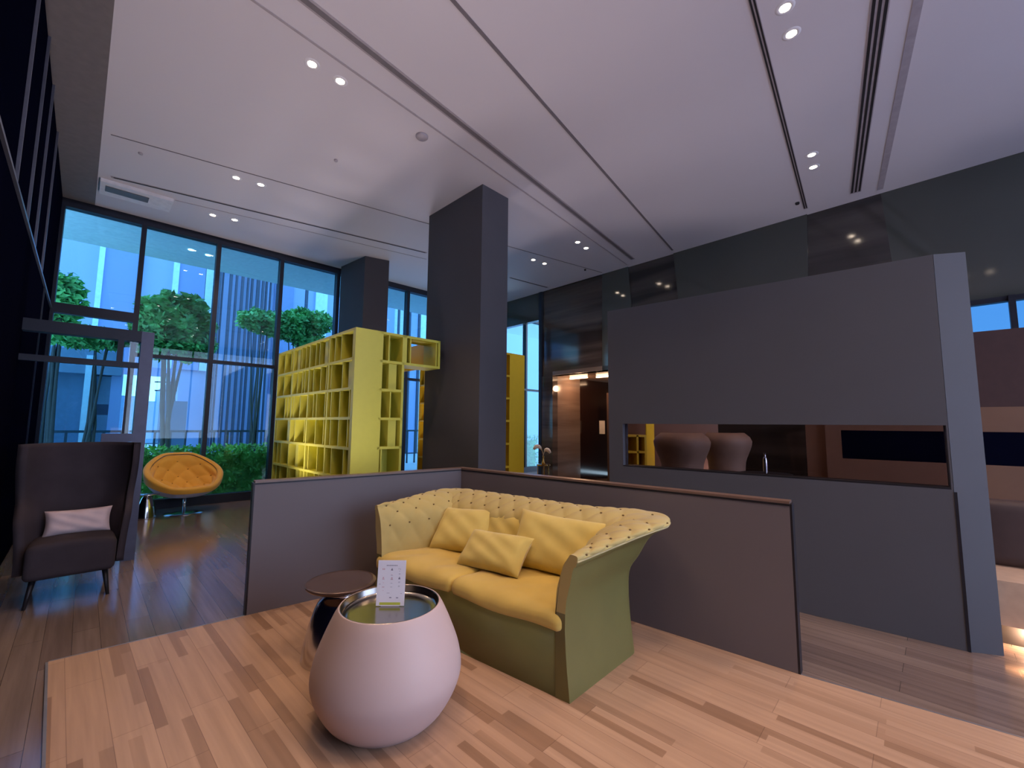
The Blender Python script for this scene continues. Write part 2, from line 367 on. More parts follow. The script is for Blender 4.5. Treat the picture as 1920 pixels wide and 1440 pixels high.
# window wall: mullions, transoms, panes
tm = [-.42, .36 * 3.1 * .0 + .78, 1.93, 3.03, 4.22, 5.9, 7.15, 8.4, 9.6, 10.8, 12.0]
def t_at(px, py=430):
    q = PV(px, py, WA, WB); return (q - WA).dot(WD)
tm = [t_at(92, 600), t_at(273, 409), t_at(413, 447), t_at(531, 476), t_at(636, 510), t_at(767, 545), t_at(820, 560), t_at(900, 560), t_at(988, 620), t_at(1045, 640)]
TR = 2.62
for i in range(len(tm) - 1):
    t0, t1 = tm[i], tm[i + 1]
    wn = structroot('window_%d' % (i + 1) if i < 5 else 'window_%d' % (i + 2), tuple(wp(t0)))
    fw = .07
    struct('jamb', MB().obox(wp(t0 - fw / 2, 0), WD * fw, WN * .16, (0, 0, H)), M['frame'], wn)
    struct('header', MB().obox(wp(t0 + fw / 2, H - .13), WD * (t1 - t0 - fw), WN * .16, (0, 0, .13)), M['frame'], wn)
    struct('sill', MB().obox(wp(t0 + fw / 2, 0) - WN * .0, WD * (t1 - t0 - fw), WN * .16, (0, 0, .16)), M['frame'], wn)
    if i > 0: struct('transom', MB().obox(wp(t0 + fw / 2, TR), WD * (t1 - t0 - fw), WN * .12, (0, 0, .06)), M['frame'], wn)
    else: struct('transom', MB().obox(wp(t0 + fw / 2, LH - .08), WD * (t1 - t0 - fw), WN * .12, (0, 0, .16)), M['frame'], wn)
    struct('pane', MB().obox(wp(t0 + fw / 2, .16) + WN * .07, WD * (t1 - t0 - fw), WN * .01, (0, 0, H - .29)), M['glass'], wn)
# header wall above the far windows (taller zone)
struct('wall_far', MB().obox(BA + BD * .1 + UP * 4.32, BD * 2.1, BN * .15, (0, 0, H - 4.32)), M['st_green'])
struct('wall_end', MB().obox(wp(-.6, H - .05), WD * 6, WN * .2, (0, 0, .35)), M['frame'])

# ---- stone wall (back right), faceted polished panels
def bw(px, py): return PV(px, py, BA, BB)
def bw_x(px_top, top_y, px_bot, bot_y, z):
    a, b = bw(px_top, top_y), bw(px_bot, bot_y); t = (z - a.z) / (b.z - a.z); q = a + (b - a) * t; return Vector((q.x, q.y, z))
bounds = [((1018, 547), (1015, 800)), ((1129, 512), (1129, 700)), ((1177, 498), (1183, 572)), ((1262, 472), (1271, 555)), ((1513, 397), (1515, 522)), ((1650, 357), (1673, 495)), None]
kinds = ['st_brown', 'st_green', 'st_dark', 'st_green', 'st_dark', 'st_green']
wbk = structroot('wall_back', (BA.x, BA.y, 0))
DOOR_T = 2.78
dl = bw(1036, 706); dr = bw(1160, 700); dl.z = dr.z = 0
tops = []; bots = []
for b_ in bounds:
    if b_ is None:
        tops.append(corner_BE + UP * H); bots.append(corner_BE + UP * DOOR_T)
    else:
        tops.append(bw_x(*b_[0], *b_[1], H)); bots.append(bw_x(*b_[0], *b_[1], DOOR_T))
tops[0].z = H; topsH = [Vector((v.x, v.y, H)) for v in tops]
for i in range(6):
    off = BN * (.0 if i % 2 else .035)
    if i < 5: struct('stone_panel', MB().prism([bots[i] + off, bots[i + 1] + off, tops[i + 1] + off, tops[i] + off], BN * .2), M[kinds[i]], wbk)
CZ = PV(1870, 556, BA, BB).z; c0 = PV(1822, 600, BA, BB); c0.z = 0; c1 = Vector((corner_BE.x, corner_BE.y, 0)); cd_ = (c1 - c0).normalized(); off = BN * .035
struct('stone_panel', MB().prism([bots[5] + off, c0 + off + UP * DOOR_T, c0 + off + UP * H, tops[5] + off], BN * .2), M['st_green'], wbk)
struct('stone_panel', MB().prism([c0 + off + UP * CZ, c1 + off + UP * CZ, c1 + off + UP * H, c0 + off + UP * H], BN * .2), M['st_green'], wbk)
wn = structroot('window_13', tuple(c0 + UP * DOOR_T))  # built pane standing for the windows' reflection in the polished stone
struct('pane', MB().prism([c0 + BN * .1 + UP * DOOR_T, c1 + BN * .1 + UP * DOOR_T, c1 + BN * .1 + UP * CZ, c0 + BN * .1 + UP * CZ], BN * .01), M['refl_glass'], wn)
struct('header', MB().obox(c0 + BN * .03 + UP * (CZ - .07), c1 - c0, BN * .1, (0, 0, .07)), M['frame'], wn)
cq = PV(1893, 580, BA, BB); cq.z = DOOR_T
for k in range(4): struct('mullion', MB().obox(cq + cd_ * k * 1.0, cd_ * .06, BN * .12, (0, 0, CZ - DOOR_T)), M['frame'], wn)
# lower part of the wall, left and right of the lift lobby opening
bl = Vector((bots[0].x, bots[0].y, 0)); br_ = Vector((bots[6].x, bots[6].y, 0))
struct('stone_panel', MB().obox(bl, dl - bl, BN * .2, (0, 0, DOOR_T)), M['st_brown'], wbk)
struct('stone_panel', MB().obox(dr, br_ - dr, BN * .2, (0, 0, DOOR_T)), M['st_dark'], wbk)
# panel end seam (black line) and taller bit above the main ceiling
struct('stone_panel', MB().obox(bl + UP * (H - .0), BD * -2.2, BN * .2, (0, 0, .0001 + .25)), M['st_brown'], wbk)
struct('trim_3', MB().obox(bl + BD * .0 - BN * .02, BD * .10, BN * .26, (0, 0, H)), M['frame'])
# lift lobby recess
lob = structroot('wall_lobby', tuple(dl)); dp = 2.6
rl = P(1066, 720, 2.7); w_rev = 1.15
struct('reveal', MB().obox(dl + BN * .2, BN * (w_rev - .2), BD * .1, (0, 0, DOOR_T)), M['st_reveal'], lob)
struct('side_wall', MB().obox(dl + BN * w_rev + BD * .0, BN * (dp), BD * .1, (0, 0, DOOR_T)), M['lobby'], lob)
struct('rear_wall', MB().obox(dl + BN * (dp + w_rev), dr - dl, BN * .1, (0, 0, DOOR_T)), M['lobby'], lob)
struct('side_wall', MB().obox(dr + BN * .2, BN * (dp + w_rev), -BD * .1, (0, 0, DOOR_T)), M['lobby'], lob)
struct('soffit', MB().obox(dl + BN * .0 + UP * DOOR_T, dr - dl, BN * (dp + w_rev + .1), (0, 0, .1)), M['st_reveal'], lob)
dd = (dr - dl)
# lobby glass door and strips
door = structroot('door_1', tuple(dl + BN * (w_rev + .5)))
struct('door_glass', MB().obox(dl + BN * (w_rev + .5) + dd * .30, dd * .22, BN * .02, (0, 0, 2.25)), M['clear'], door)
struct('door_frame', MB().obox(dl + BN * (w_rev + .5) + dd * .27, dd * .03, BN * .05, (0, 0, 2.4)).obox(dl + BN * (w_rev + .5) + dd * .53, dd * .03, BN * .05, (0, 0, 2.4)), M['bronze'], door)
tag(MB().obox(dl + BN * (w_rev + .45) + dd * .16 + UP * 1.28, dd * .09, BN * .01, (0, 0, .36)).build('notice_board', M['paper']), 'small white upright notice on dark lift lobby wall', 'notice')
for (a, b, z, l, lab) in ((.02, .30, DOOR_T - .05, .35, 'warm light strip over the lobby opening, left and nearest'), (.40, .75, DOOR_T - .05, .5, 'warm light strip over the lobby opening, right of the left one'), (.30, .95, DOOR_T - .05, 1.9, 'long warm light strip deep inside the lobby ceiling')):
    tag(MB().obox(dl + BN * (l + .3) + dd * a + UP * z, dd * (b - a), BN * .06, (0, 0, .04)).build('strip_light', M['warmstrip']), lab, 'light', 'lobby light strips')
for f_, l in ((.2, .6), (.6, 1.2)):
    ld = bpy.data.lights.new('lobby_glow', 'POINT'); ld.energy = 14; ld.color = (1, .55, .3); ld.shadow_soft_size = .08
    lo = bpy.data.objects.new('lobby_glow', ld); C.objects.link(lo); lo.location = dl + dd * f_ + BN * l + UP * 2.5

# ---- pillars
def pillar(fr, lf, rt, label):
    a, b, c = P(*fr, H), P(*lf, H), P(*rt, H)
    for v in (a, b, c): v.z = 0
    o = MB().obox(a, b - a, c - a, (0, 0, H)).build('pillar', M['pillar']); return tag(o, label, 'pillar', kind=None)
pillar((905, 345), (805, 405), (953, 372), 'tall wide charcoal pillar standing behind the low partition corner')
pillar((685, 480), (640, 500), (730, 489), 'farther smaller charcoal pillar standing against the windows')

# ================================================================== CEILING FITTINGS
def cstrip(name, a, b, wd0, m, label, cat, z0=H - .006, slots=0, wd1=None, struct_=False, sm_='black'):
    """a flush strip in the ceiling from pixel a to pixel b; each point given as left and right edge"""
    A, B = P(*a, H), P(*b, H)
    if a[1] == 0: A = A - (B - A) * .35
    d = (B - A).normalized(); n = Vector((d.y, -d.x, 0))
    A.z = B.z = z0; mb = MB().obox(A - n * wd0 / 2, B - A, n * wd0, (0, 0, H - z0 + .004))
    if struct_: return struct(name, mb, m)
    if slots:
        t = thing(name, label, cat, tuple(A)); mb.build('trim_plate', m, t)
        for k in range(slots):
            o = (-.5 + (k + .5) / slots) * wd0
            MB().obox(A + d * .03 + n * (o - wd0 / slots * .27) - UP * .003, B - A - d * .06, n * wd0 / slots * .54, (0, 0, .004)).build('slot', M[sm_], t)
        return t
    return tag(mb.build(name, m), label, cat)
def ext(a, b, k):   # extend the strip beyond the frame edge
    return (a[0] - (b[0] - a[0]) * k, a[1] - (b[1] - a[1]) * k)
cstrip('linear_diffuser', (572, 0), (1187, 486), .10, M['slotgrey'], 'long grey linear air diffuser running between the front pillar and the brighter downlights', 'air diffuser', slots=1, sm_='slot')
cstrip('trim_4', (474, 0), (1176, 496), .025, M['slotgrey'], '', '', struct_=True)
cstrip('trim_5', (849, 0), (1261, 469), .035, M['slot'], '', '', struct_=True)
cstrip('ceiling_track', (1410, 0), (1511, 391), .055, M['slotgrey'], 'narrow twin-slot ceiling track left of the triple air diffuser', 'ceiling track', slots=2)
cstrip('linear_diffuser', (1651, 0), (1604, 361), .13, M['slotgrey'], 'three-slot dark linear air diffuser on the right of the ceiling', 'air diffuser', slots=3)
cstrip('trim_6', (1722, 0), (1650, 355), .07, M['slotgrey'], '', '', struct_=True)
cstrip('trim_7', (208, 252), (1129, 511), .012, M['slot'], '', '', struct_=True)
cstrip('linear_diffuser', (208, 331), (800, 474), .05, M['slotgrey'], 'thin linear air diffuser nearest the window wall, left of the pillar', 'air diffuser', slots=1)
cstrip('linear_diffuser', (955, 520), (1027, 539), .05, M['slotgrey'], 'short linear air diffuser visible right of the front pillar', 'air diffuser', slots=1)
cstrip('trim_8', (328, 375), (800, 486), .012, M['slotgrey'], '', '', struct_=True)

def make_downlight():
    t = thing('downlight', 'recessed downlight', 'downlight', (0, 0, H))
    MB().lathe([(.075, .0), (.068, -.005), (.044, -.007), (.040, .0)], n=24).build('ring', M['white'], t, True, local=True)
    MB().lathe([(0.0, -.004), (.041, -.004), (.041, -.001), (0, -.001)], n=24).build('lens', M['lamp'], t, local=True)
    ld = bpy.data.lights.new('bulb', 'SPOT'); ld.energy = DOWN_W; ld.color = WARM; ld.spot_size = math.radians(110); ld.spot_blend = .6; ld.shadow_soft_size = .05
    lo = bpy.data.objects.new('bulb', ld); C.objects.link(lo); lo.parent = t; lo.location = (0, 0, -.03)
    return t
dl0 = make_downlight(); used = False
dspots = [((585, 120), 'left lamp of the pair nearest the top left of the ceiling'), ((638, 152), 'right lamp of the pair nearest the top left of the ceiling'),
          ((443, 333), 'left lamp of the middle pair over the window side'), ((489, 346), 'right lamp of the middle pair over the window side'),
          ((399, 403), 'left lamp of the pair closest to the tall windows'), ((440, 412), 'right lamp of the pair closest to the tall windows'),
          ((1083, 454), 'left lamp of the upper pair just right of the front pillar'), ((1099, 465), 'right lamp of the upper pair just right of the front pillar'),
          ((1000, 487), 'left lamp of the lower pair just right of the front pillar'), ((1021, 494), 'right lamp of the lower pair just right of the front pillar'),
          ((1472, 14), 'topmost lamp at the upper edge beside the twin-slot track'), ((1484, 63), 'second lamp below the topmost one beside the twin-slot track'),
          ((1522, 290), 'upper lamp of the pair near the dark stone wall'), ((1525, 313), 'lower lamp of the pair near the dark stone wall')]
spots_w = []
for (px, lab) in dspots:
    q = P(*px, H); spots_w.append(q)
    o = dl0 if not used else copy_tree(dl0); used = True
    o.location = q; tag(o, 'small round recessed downlight, ' + lab, 'downlight', 'recessed ceiling downlights')
# unseen copies of these lamps, added behind and beside the camera for more light
_where = ('nearest above the camera', 'just left of the one nearest the camera', 'above the low partition end', 'above the egg table', 'left behind the camera', 'left behind the camera, nearer the dark glass', 'over the right end of the low partition', 'over the oak floor edge at right', 'near the side window', 'closest to the side window', 'above the cream bench', 'above the bench back', 'straight behind the camera', 'far right by the stone wall')
for k_, q in enumerate(((.55, 1.5), (.85, 1.2), (-1.1, 2.6), (-.8, 2.9), (-.9, .9), (-.6, .6), (1.9, 1.4), (2.2, 1.1), (3.2, .2), (3.5, -.1), (4.7, 2.2), (5.0, 1.9), (1.4, -.9), (6.6, 1.2))):
    o = copy_tree(dl0); o.location = (q[0], q[1], H); tag(o, 'added unseen round recessed downlight, ' + _where[k_], 'downlight', 'recessed ceiling downlights')

for i, ((x, y), e_) in enumerate(FILL_UPLIGHTS):  # standing uplighters added out of view to brighten the ceiling
    t = thing('fill_lamp', ('slim black fill uplighter added behind the camera', 'slim black fill uplighter added by the side window', 'slim black fill uplighter added at the far right wall', 'slim black fill uplighter added by the dark glass wall')[i], 'added lamp', (x, y, .02))
    MB().lathe([(0, 0), (.14, 0), (.14, .015), (.015, .03), (.012, 1.75), (.0, 1.75)], n=24).build('pole', M['black_metal'], t, True, local=True)
    MB().lathe([(.02, 1.74), (.06, 1.76), (.15, 1.86), (.145, 1.865), (.055, 1.775), (0, 1.77)], n=32).build('lamp_shade', M['black_metal'], t, True, local=True)
    ld = bpy.data.lights.new('fill_uplight', 'SPOT'); ld.energy = e_; ld.color = (1, .84, .88); ld.spot_size = math.radians(165); ld.spot_blend = .5; ld.shadow_soft_size = .1
    lo = bpy.data.objects.new('fill_uplight', ld); C.objects.link(lo); lo.parent = t; lo.location = (0, 0, 1.86); lo.rotation_euler = (math.pi, 0, 0)

for i, ((x, y), e_) in enumerate(FLOOR_FILL):  # short uplighters added behind furniture, out of sight, as ceiling fill
    t = thing('floor_fill_light', ('short black fill uplighter added at the left foot of the yellow shelf', 'short black fill uplighter added inside the yellow shelf enclosure', 'short black fill uplighter added behind the booth screen', 'short black fill uplighter added close behind the left low partition')[i], 'fill_uplight', (x, y, 0))
    MB().lathe([(0, 0), (.09, 0), (.09, .26), (.075, .26), (.07, .22), (0, .22)], n=28).build('housing', M['black_metal'], t, True, local=True)
    ld = bpy.data.lights.new('fill_uplight', 'SPOT'); ld.energy = e_; ld.color = (1, .84, .88); ld.spot_size = math.radians(130); ld.spot_blend = .9; ld.shadow_soft_size = .22
    lo = bpy.data.objects.new('fill_uplight', ld); C.objects.link(lo); lo.parent = t; lo.location = (0, 0, .26); lo.rotation_euler = (math.pi, 0, 0)

def small(name, px, r, h, m, label, cat):
    q = P(*px, H); return tag(MB().lathe([(0, -h), (r * .85, -h), (r, -h * .6), (r, .001), (0, .001)], (q.x, q.y, H), 24).build(name, m, None, True), label, cat)
small('smoke_detector', (791, 255), .075, .03, M['slotgrey'], 'round grey smoke detector on the ceiling left of the diffuser', 'smoke detector')
small('sprinkler', (264, 287), .025, .02, M['slotgrey'], 'small ceiling sprinkler near the left edge of the ceiling', 'sprinkler')
small('sprinkler', (630, 300), .025, .02, M['slotgrey'], 'small ceiling sprinkler left of the round smoke detector', 'sprinkler')
small('sprinkler', (1495, 380), .03, .03, M['black'], 'black sprinkler head close to the dark stone wall', 'sprinkler')
small('sprinkler', (1097, 505), .022, .03, M['black'], 'tiny black sprinkler right of the front pillar', 'sprinkler')
q = P(238, 358, H)
t = thing('ceiling_vent', 'square recessed ceiling vent with dark grille by the window corner', 'vent', (q.x, q.y, H - .05))
MB().obox(Vector((q.x, q.y, H - .05)) - D2 * .30 - D1 * .22, D2 * .85, D1 * .5, (0, 0, .05)).build('housing', M['white'], t)
MB().obox(Vector((q.x, q.y, H - .06)) - D2 * .24 - D1 * .1, D2 * .5, D1 * .2, (0, 0, .012)).build('grille', M['dgrey'], t)

# ================================================================== PORTAL (glazed door frame at left)
a = P(252, 1049, 0); b = Vector((a.x, a.y, 0)) - D2 * 1.3
pf = thing('glass_partition', 'grey metal framed glass portal standing left of the amber chair', 'partition', (a.x, a.y, 0))
PHt = 2.52; th = D1 * .14
MB().obox(a - D2 * .11, D2 * .11, th, (0, 0, PHt)).build('post', M['portal'], pf)
MB().obox(b, a - D2 * .11 - b, th, (0, 0, 0) + UP * .12 if False else UP * .12).map(lambda v: v + UP * (PHt - .12)).build('top_rail', M['frame'], pf)
MB().obox(b + UP * (PHt - .42), a - D2 * .11 - b, th * .5, UP * .06).build('mid_rail', M['frame'], pf)
MB().obox(a - D2 * .30 + UP * (PHt - .36), D2 * .05, th * .5, UP * .24).build('small_mullion', M['frame'], pf)
MB().obox(a - D2 * .20, D2 * .02, th * .3, UP * (PHt - .42)).build('pull_handle', M['frame'], pf)
MB().obox(b + D1 * .03 + UP * .03, a - D2 * .13 - b, D1 * .01, UP * (PHt - .1)).build('pane', M['clear'], pf)
MB().obox(a - D2 * .36 + UP * 1.28 - D1 * .02, D2 * .26, D1 * .08, UP * .09).build('lock_case', M['portal'], pf)

# ================================================================== L-SHAPED LOW PARTITION
A0, Cc, B0 = PA.copy(), PC.copy(), PB.copy()
for v in (A0, Cc, B0): v.z = .0
PH = 1.02
low = thing('low_partition', 'low L-shaped charcoal partition wrapping behind the mustard sofa', 'partition', tuple(Cc))
dA = (A0 - Cc).normalized(); nA = Vector((-dA.y, dA.x, 0));
if nA.y < 0: nA = -nA
dB = (B0 - Cc).normalized(); nB = Vector((-dB.y, dB.x, 0))
if nB.y < 0: nB = -nB
thk = .09
oc = xline(Cc + nA * thk, dA, Cc + nB * thk, dB)
MB().prism([A0, Cc, oc, A0 + nA * thk], (0, 0, PH)).build('left_panel', M['panel'], low)
MB().prism([Cc, B0, B0 + nB * thk, oc], (0, 0, PH)).build('right_panel', M['panel'], low)
up = UP * PH
MB().prism([A0 + up, Cc + up, oc + up, A0 + nA * thk + up], (0, 0, .016)).build('cap', M['capw'], low)['label'] = 'thin dark walnut cap'
MB().prism([Cc + up, B0 + up, B0 + nB * thk + up, oc + up], (0, 0, .016)).build('cap', M['capw'], low)['label'] = 'thin dark walnut cap'
MB().obox(B0 + dB * .0, dB * .012, nB * thk, (0, 0, PH)).build('end_trim', M['black_metal'], low)
MB().obox(A0 + dA * .0, dA * .012, nA * thk, (0, 0, PH)).build('end_trim', M['black_metal'], low)
for (o_, d_) in ((Cc - nA * .004 + UP * (PH - .012), A0 - Cc), (Cc - nB * .004 + UP * (PH - .012), B0 - Cc)):
    MB().obox(o_, d_, Vector((0, .012, 0)), (0, 0, .012)).build('dark_trim', M['black_metal'], low)  # thin dark trim along the top edge of the panels

# ================================================================== SLATE BOOTH PANELS
G0 = P(1500, 1148, 0); G1 = P(1815, 1222, 0); gd = (G0 - G1).normalized()
gl = PV(1141, 750, G0, G1); gl.z = 0
gn = Vector((-gd.y, gd.x, 0));
if gn.y < 0: gn = -gn
gl = xline(Vector((0, 0, 0)), Vector((gl.x, gl.y, 0)), G0, gd)
zt0 = PV(1137, 577, G0, G1).z; zt1 = PV(1755, 487, G0, G1).z
GH = (zt0 + zt1) / 2
tb = thing('privacy_screen', 'tall slate grey booth panel with a long horizontal viewing slit', 'partition', tuple(G1))
sl = PV(1168, 830, G0, G1); sr = PV(1779, 860, G0, G1); sl.z = sr.z = 0
SZ0, SZ1 = 1.075, 1.525
tk = gn * .13
def seg(p, q, z0, z1, name, m=None, par=tb, e=tk, lab=None):
    o = MB().obox(p + UP * z0, q - p, e, (0, 0, z1 - z0)).build(name, m or M['booth'], par)
    if lab: o['label'] = lab
    return o
seg(gl, G1, 0, SZ0, 'lower_panel'); seg(gl, G1, SZ1, GH, 'upper_panel'); seg(gl, sl, SZ0, SZ1, 'side_panel'); seg(sr, G1, SZ0, SZ1, 'side_panel')
seg(sl, sr, SZ0, SZ0 + .012, 'slit_ledge', M['black_metal'], e=gn * .16)
MB().obox(sl + UP * SZ0 + gn * .06, sr - sl, gn * .006, (0, 0, SZ1 - SZ0)).build('pane', M['smoke'], tb)
# the post closing the panel at its right end
pr = P(1883, 1230, 0)
post = thing('end_post', 'slate grey post closing the right end of the tall slit panel', 'post', tuple(G1))
MB().obox(G1 - gd * .002, pr - G1 + gd * .002, Vector((.10, .12, 0)), (0, 0, GH)).build('shaft', M['booth'], post)
MB().obox(G1 - gd * .0 - gn * .004, -gd * .016, gn * .01, (0, 0, 1.06)).build('shadow_gap', M['black_metal'], post)
# second, parallel panel deeper in, warm timber and maroon
H0 = Vector((4.26, 5.83, 0)); H1 = Vector((5.85, 4.42, 0)); hd = (H1 - H0).normalized(); hn = Vector((-hd.y, hd.x, 0))
if hn.y < 0: hn = -hn
t2 = thing('privacy_screen', 'warm brown inner booth screen with a black slit, behind the slate one', 'partition', tuple(H0))
s0 = PV(1578, 830, H0, H1); s0.z = 0; mid = PV(1800, 700, H0, H1); mid.z = 0
seg(H0, H1, 0, 1.10, 'lower_panel', M['tan2'], t2, hn * .1); seg(H0, s0, 1.10, 1.47, 'side_panel', M['tan2'], t2, hn * .1)
seg(H0, H1, 1.47, 1.75, 'middle_panel', M['tan2'], t2, hn * .1); seg(H0, H1, 1.75, 2.62, 'upper_panel', M['maroon'], t2, hn * .1)
seg(s0, H1, 1.10, 1.47, 'dark_pane', M['leftglass'], t2, hn * .02)
# bench at the right edge
bo = P(1890, 1100, .45); bo.z = 0
bench = thing('booth_bench', 'cream fronted bench with dark back behind the slate post', 'bench', tuple(bo))
bx = -gd; bn = gn
bb = xline(Vector((0, 0, 0)), Vector((.355 * 3.2, 3.2, 0)) * 1, bo, bx) if False else bo
MB().obox(bb - bx * .15 + bn * .14 + UP * .15, bx * 1.7, bn * .5, (0, 0, .30)).build('seat', M['lseat'], bench)
MB().obox(bb - bx * .15 + bn * .24 , bx * 1.7, bn * .4, (0, 0, .15)).build('plinth', M['black'], bench)
MB().rbox((0, 0, 0), (1.6, .16, .50), .06).map(lambda v: bb + bx * (.68 + v.x) + bn * (.68 + v.y) + UP * (.70 + v.z)).build('back_cushion', M['dseat'], bench, True)
ld = bpy.data.lights.new('plinth_glow', 'POINT'); ld.energy = 7.0; ld.color = (1, .6, .35); ld.shadow_soft_size = .03
lo = bpy.data.objects.new('plinth_glow', ld); C.objects.link(lo); lo.parent = bench; lo.location = (bb + bx * .12 + bn * .20 + UP * .09) - bo
# timber pier beside the inner panel
tp = PV(1510, 840, H0, H1); tp.z = 0
tag(MB().obox(tp + hn * .1, H0 - tp, hn * .25, (0, 0, 2.3)).build('timber_pier', M['tan2']), 'narrow brown timber pier left of the inner booth panel', 'pier')

# ================================================================== YELLOW SHELVES (pod)
SH = 2.78; ROWS = 7; RH_ = SH / ROWS
K = P(668, 613, SH); K.z = 0; KL = P(523, 663, SH); KL.z = 0; KR = P(827, 640, SH); KR.z = 0
k1 = (KL - K).normalized(); L1_ = (KL - K).length; k2 = (KR - K).normalized(); L2_ = (KR - K).length
def shelf_run(parent, o, along, length, deep, mt, seed, back=True, rows=range(ROWS), majors=None, minors=True):
    """open shelving: runs along 'along', open towards -deep; deep is the depth vector"""
    rnd = random.Random(seed); tkn = .035; dn = deep.normalized()
    z0 = min(rows) * RH_; z1 = (max(rows) + 1) * RH_
    for r in list(rows) + [max(rows) + 1]:
        z = r * RH_; MB().obox(o + UP * (z - (tkn if r else 0) * 1.0), along * length, deep, (0, 0, tkn)).build('shelf', mt, parent)
    if back: MB().obox(o + deep - dn * .02 + UP * z0, along * length, dn * .018, (0, 0, z1 - z0)).build('back_panel', mt, parent)
    majors = majors or [0, length]
    for x in majors: MB().obox(o + along * min(x, length - tkn) + UP * z0, along * tkn, deep * .999, (0, 0, z1 - z0 - .001)).build('upright', mt, parent)
    if minors:
        for r in rows:
            for a_, b_ in zip(majors, majors[1:]):
                n = max(1, int((b_ - a_) / .22)); xs = sorted(a_ + (b_ - a_) * (i + .5 + rnd.uniform(-.35, .35)) / n for i in range(n))
                for x in xs:
                    if rnd.random() < .25 and n > 2: continue
                    dw = .018
                    wide = rnd.random() < .22
                    if wide:   # a closed box front inside the cubby
                        MB().obox(o + along * (x - .04) + dn * .04 + UP * (r * RH_), along * min(.12, b_ - x), deep * .6, (0, 0, RH_ - .036)).build('divider_box', mt, parent)
                    else: MB().obox(o + along * x + dn * .01 + UP * (r * RH_), along * dw, deep * .93, (0, 0, RH_ - .036)).build('divider', mt, parent)
DW = .36
bs = thing('bookshelf', 'tall lime yellow cubby bookshelf with bridging top row beside the charcoal pillar', 'bookshelf', tuple(K))
shelf_run(bs, K + k1 * .04, k1, L1_ - .04, k2 * DW, M['yellow'], 3, majors=[0, .79, 1.55, 2.3, L1_ - .04])
MB().obox(K, k2 * DW, k1 * .04, (0, 0, SH)).build('end_panel', M['yellow'], bs)
shelf_run(bs, K + k2 * DW, k2, .37, k1 * DW, M['yellow'], 5, majors=[0, .35], rows=range(ROWS))
shelf_run(bs, K + k2 * (DW + .37), k2, L2_ - DW - .37 - .01, k1 * DW, M['yellow'], 8, majors=[0, L2_ - DW - .4], rows=[ROWS - 1], back=False)
for k in range(7):
    MB().obox(K + k2 * (DW + .40) + k1 * (.45 + k * .36) + UP * (SH - RH_ - .0), k2 * (L2_ - DW - .42), k1 * .16, (0, 0, .035)).build('canopy_slat', M['yellow2'], bs)
for o_ in (0, 1): MB().obox(K + k2 * (DW + .37 + o_ * (L2_ - DW - .43)) + k1 * .37 + UP * (SH - RH_), k2 * .035, k1 * 2.5, (0, 0, RH_)).build('canopy_beam', M['yellow2'], bs)
# its twin on the far side of the pod
def on_front(px):
    q = PV(px, 780, K, KR); q.z = 0; return q
R1 = on_front(983); R0 = R1 - k2 * .34
bs2 = thing('bookshelf', 'deep yellow bookshelf showing as a narrow tall strip right of the charcoal pillar', 'bookshelf', tuple(R0))
MB().obox(R0, k2 * .34, k1 * .04, (0, 0, SH)).build('end_panel', M['yellow2'], bs2)
shelf_run(bs2, R0 + k1 * .04, k1, 2.9, k2 * .33, M['yellow2'], 11, majors=[0, .7, 1.4, 2.1, 2.88])
shelf_run(bs2, R0 - k2 * .36, k2, .36, k1 * DW, M['yellow2'], 12, majors=[0, .325], minors=False)
# low yellow bookcase seen through the slit
lb = PV(1197, 880, Vector((0, 6.6, 0)), Vector((6.6, 6.0, 0))); lb.z = 0
bs3 = thing('bookcase', 'small yellow bookcase glimpsed at the left end of the slit', 'bookcase', tuple(lb))
for z in (.0, .42, .84, 1.10, 1.34): MB().obox(lb - Vector((.22, 0, 0)) + UP * z, Vector((.32, 0, 0)), Vector((0, .3, 0)), (0, 0, .03)).build('shelf', M['yellow2'], bs3)
for x in (-.22, .10, -.02): MB().obox(lb + Vector((x, 0, 0)), Vector((.03, 0, 0)), Vector((0, .3, 0)), (0, 0, 1.37) if x != -.02 else (0, 0, 1.37)).build('upright', M['yellow2'], bs3)
MB().obox(lb + Vector((.13, -.0, 0)), Vector((.2, .25, 0)), Vector((-.01, .01, 0)), (0, 0, 1.58)).build('side_panel', M['yellow2'], bs3)
MB().obox(lb + Vector((-.22, .3, 0)), Vector((.35, 0, 0)), Vector((0, .02, 0)), (0, 0, 1.37)).build('back_panel', M['yellow2'], bs3)

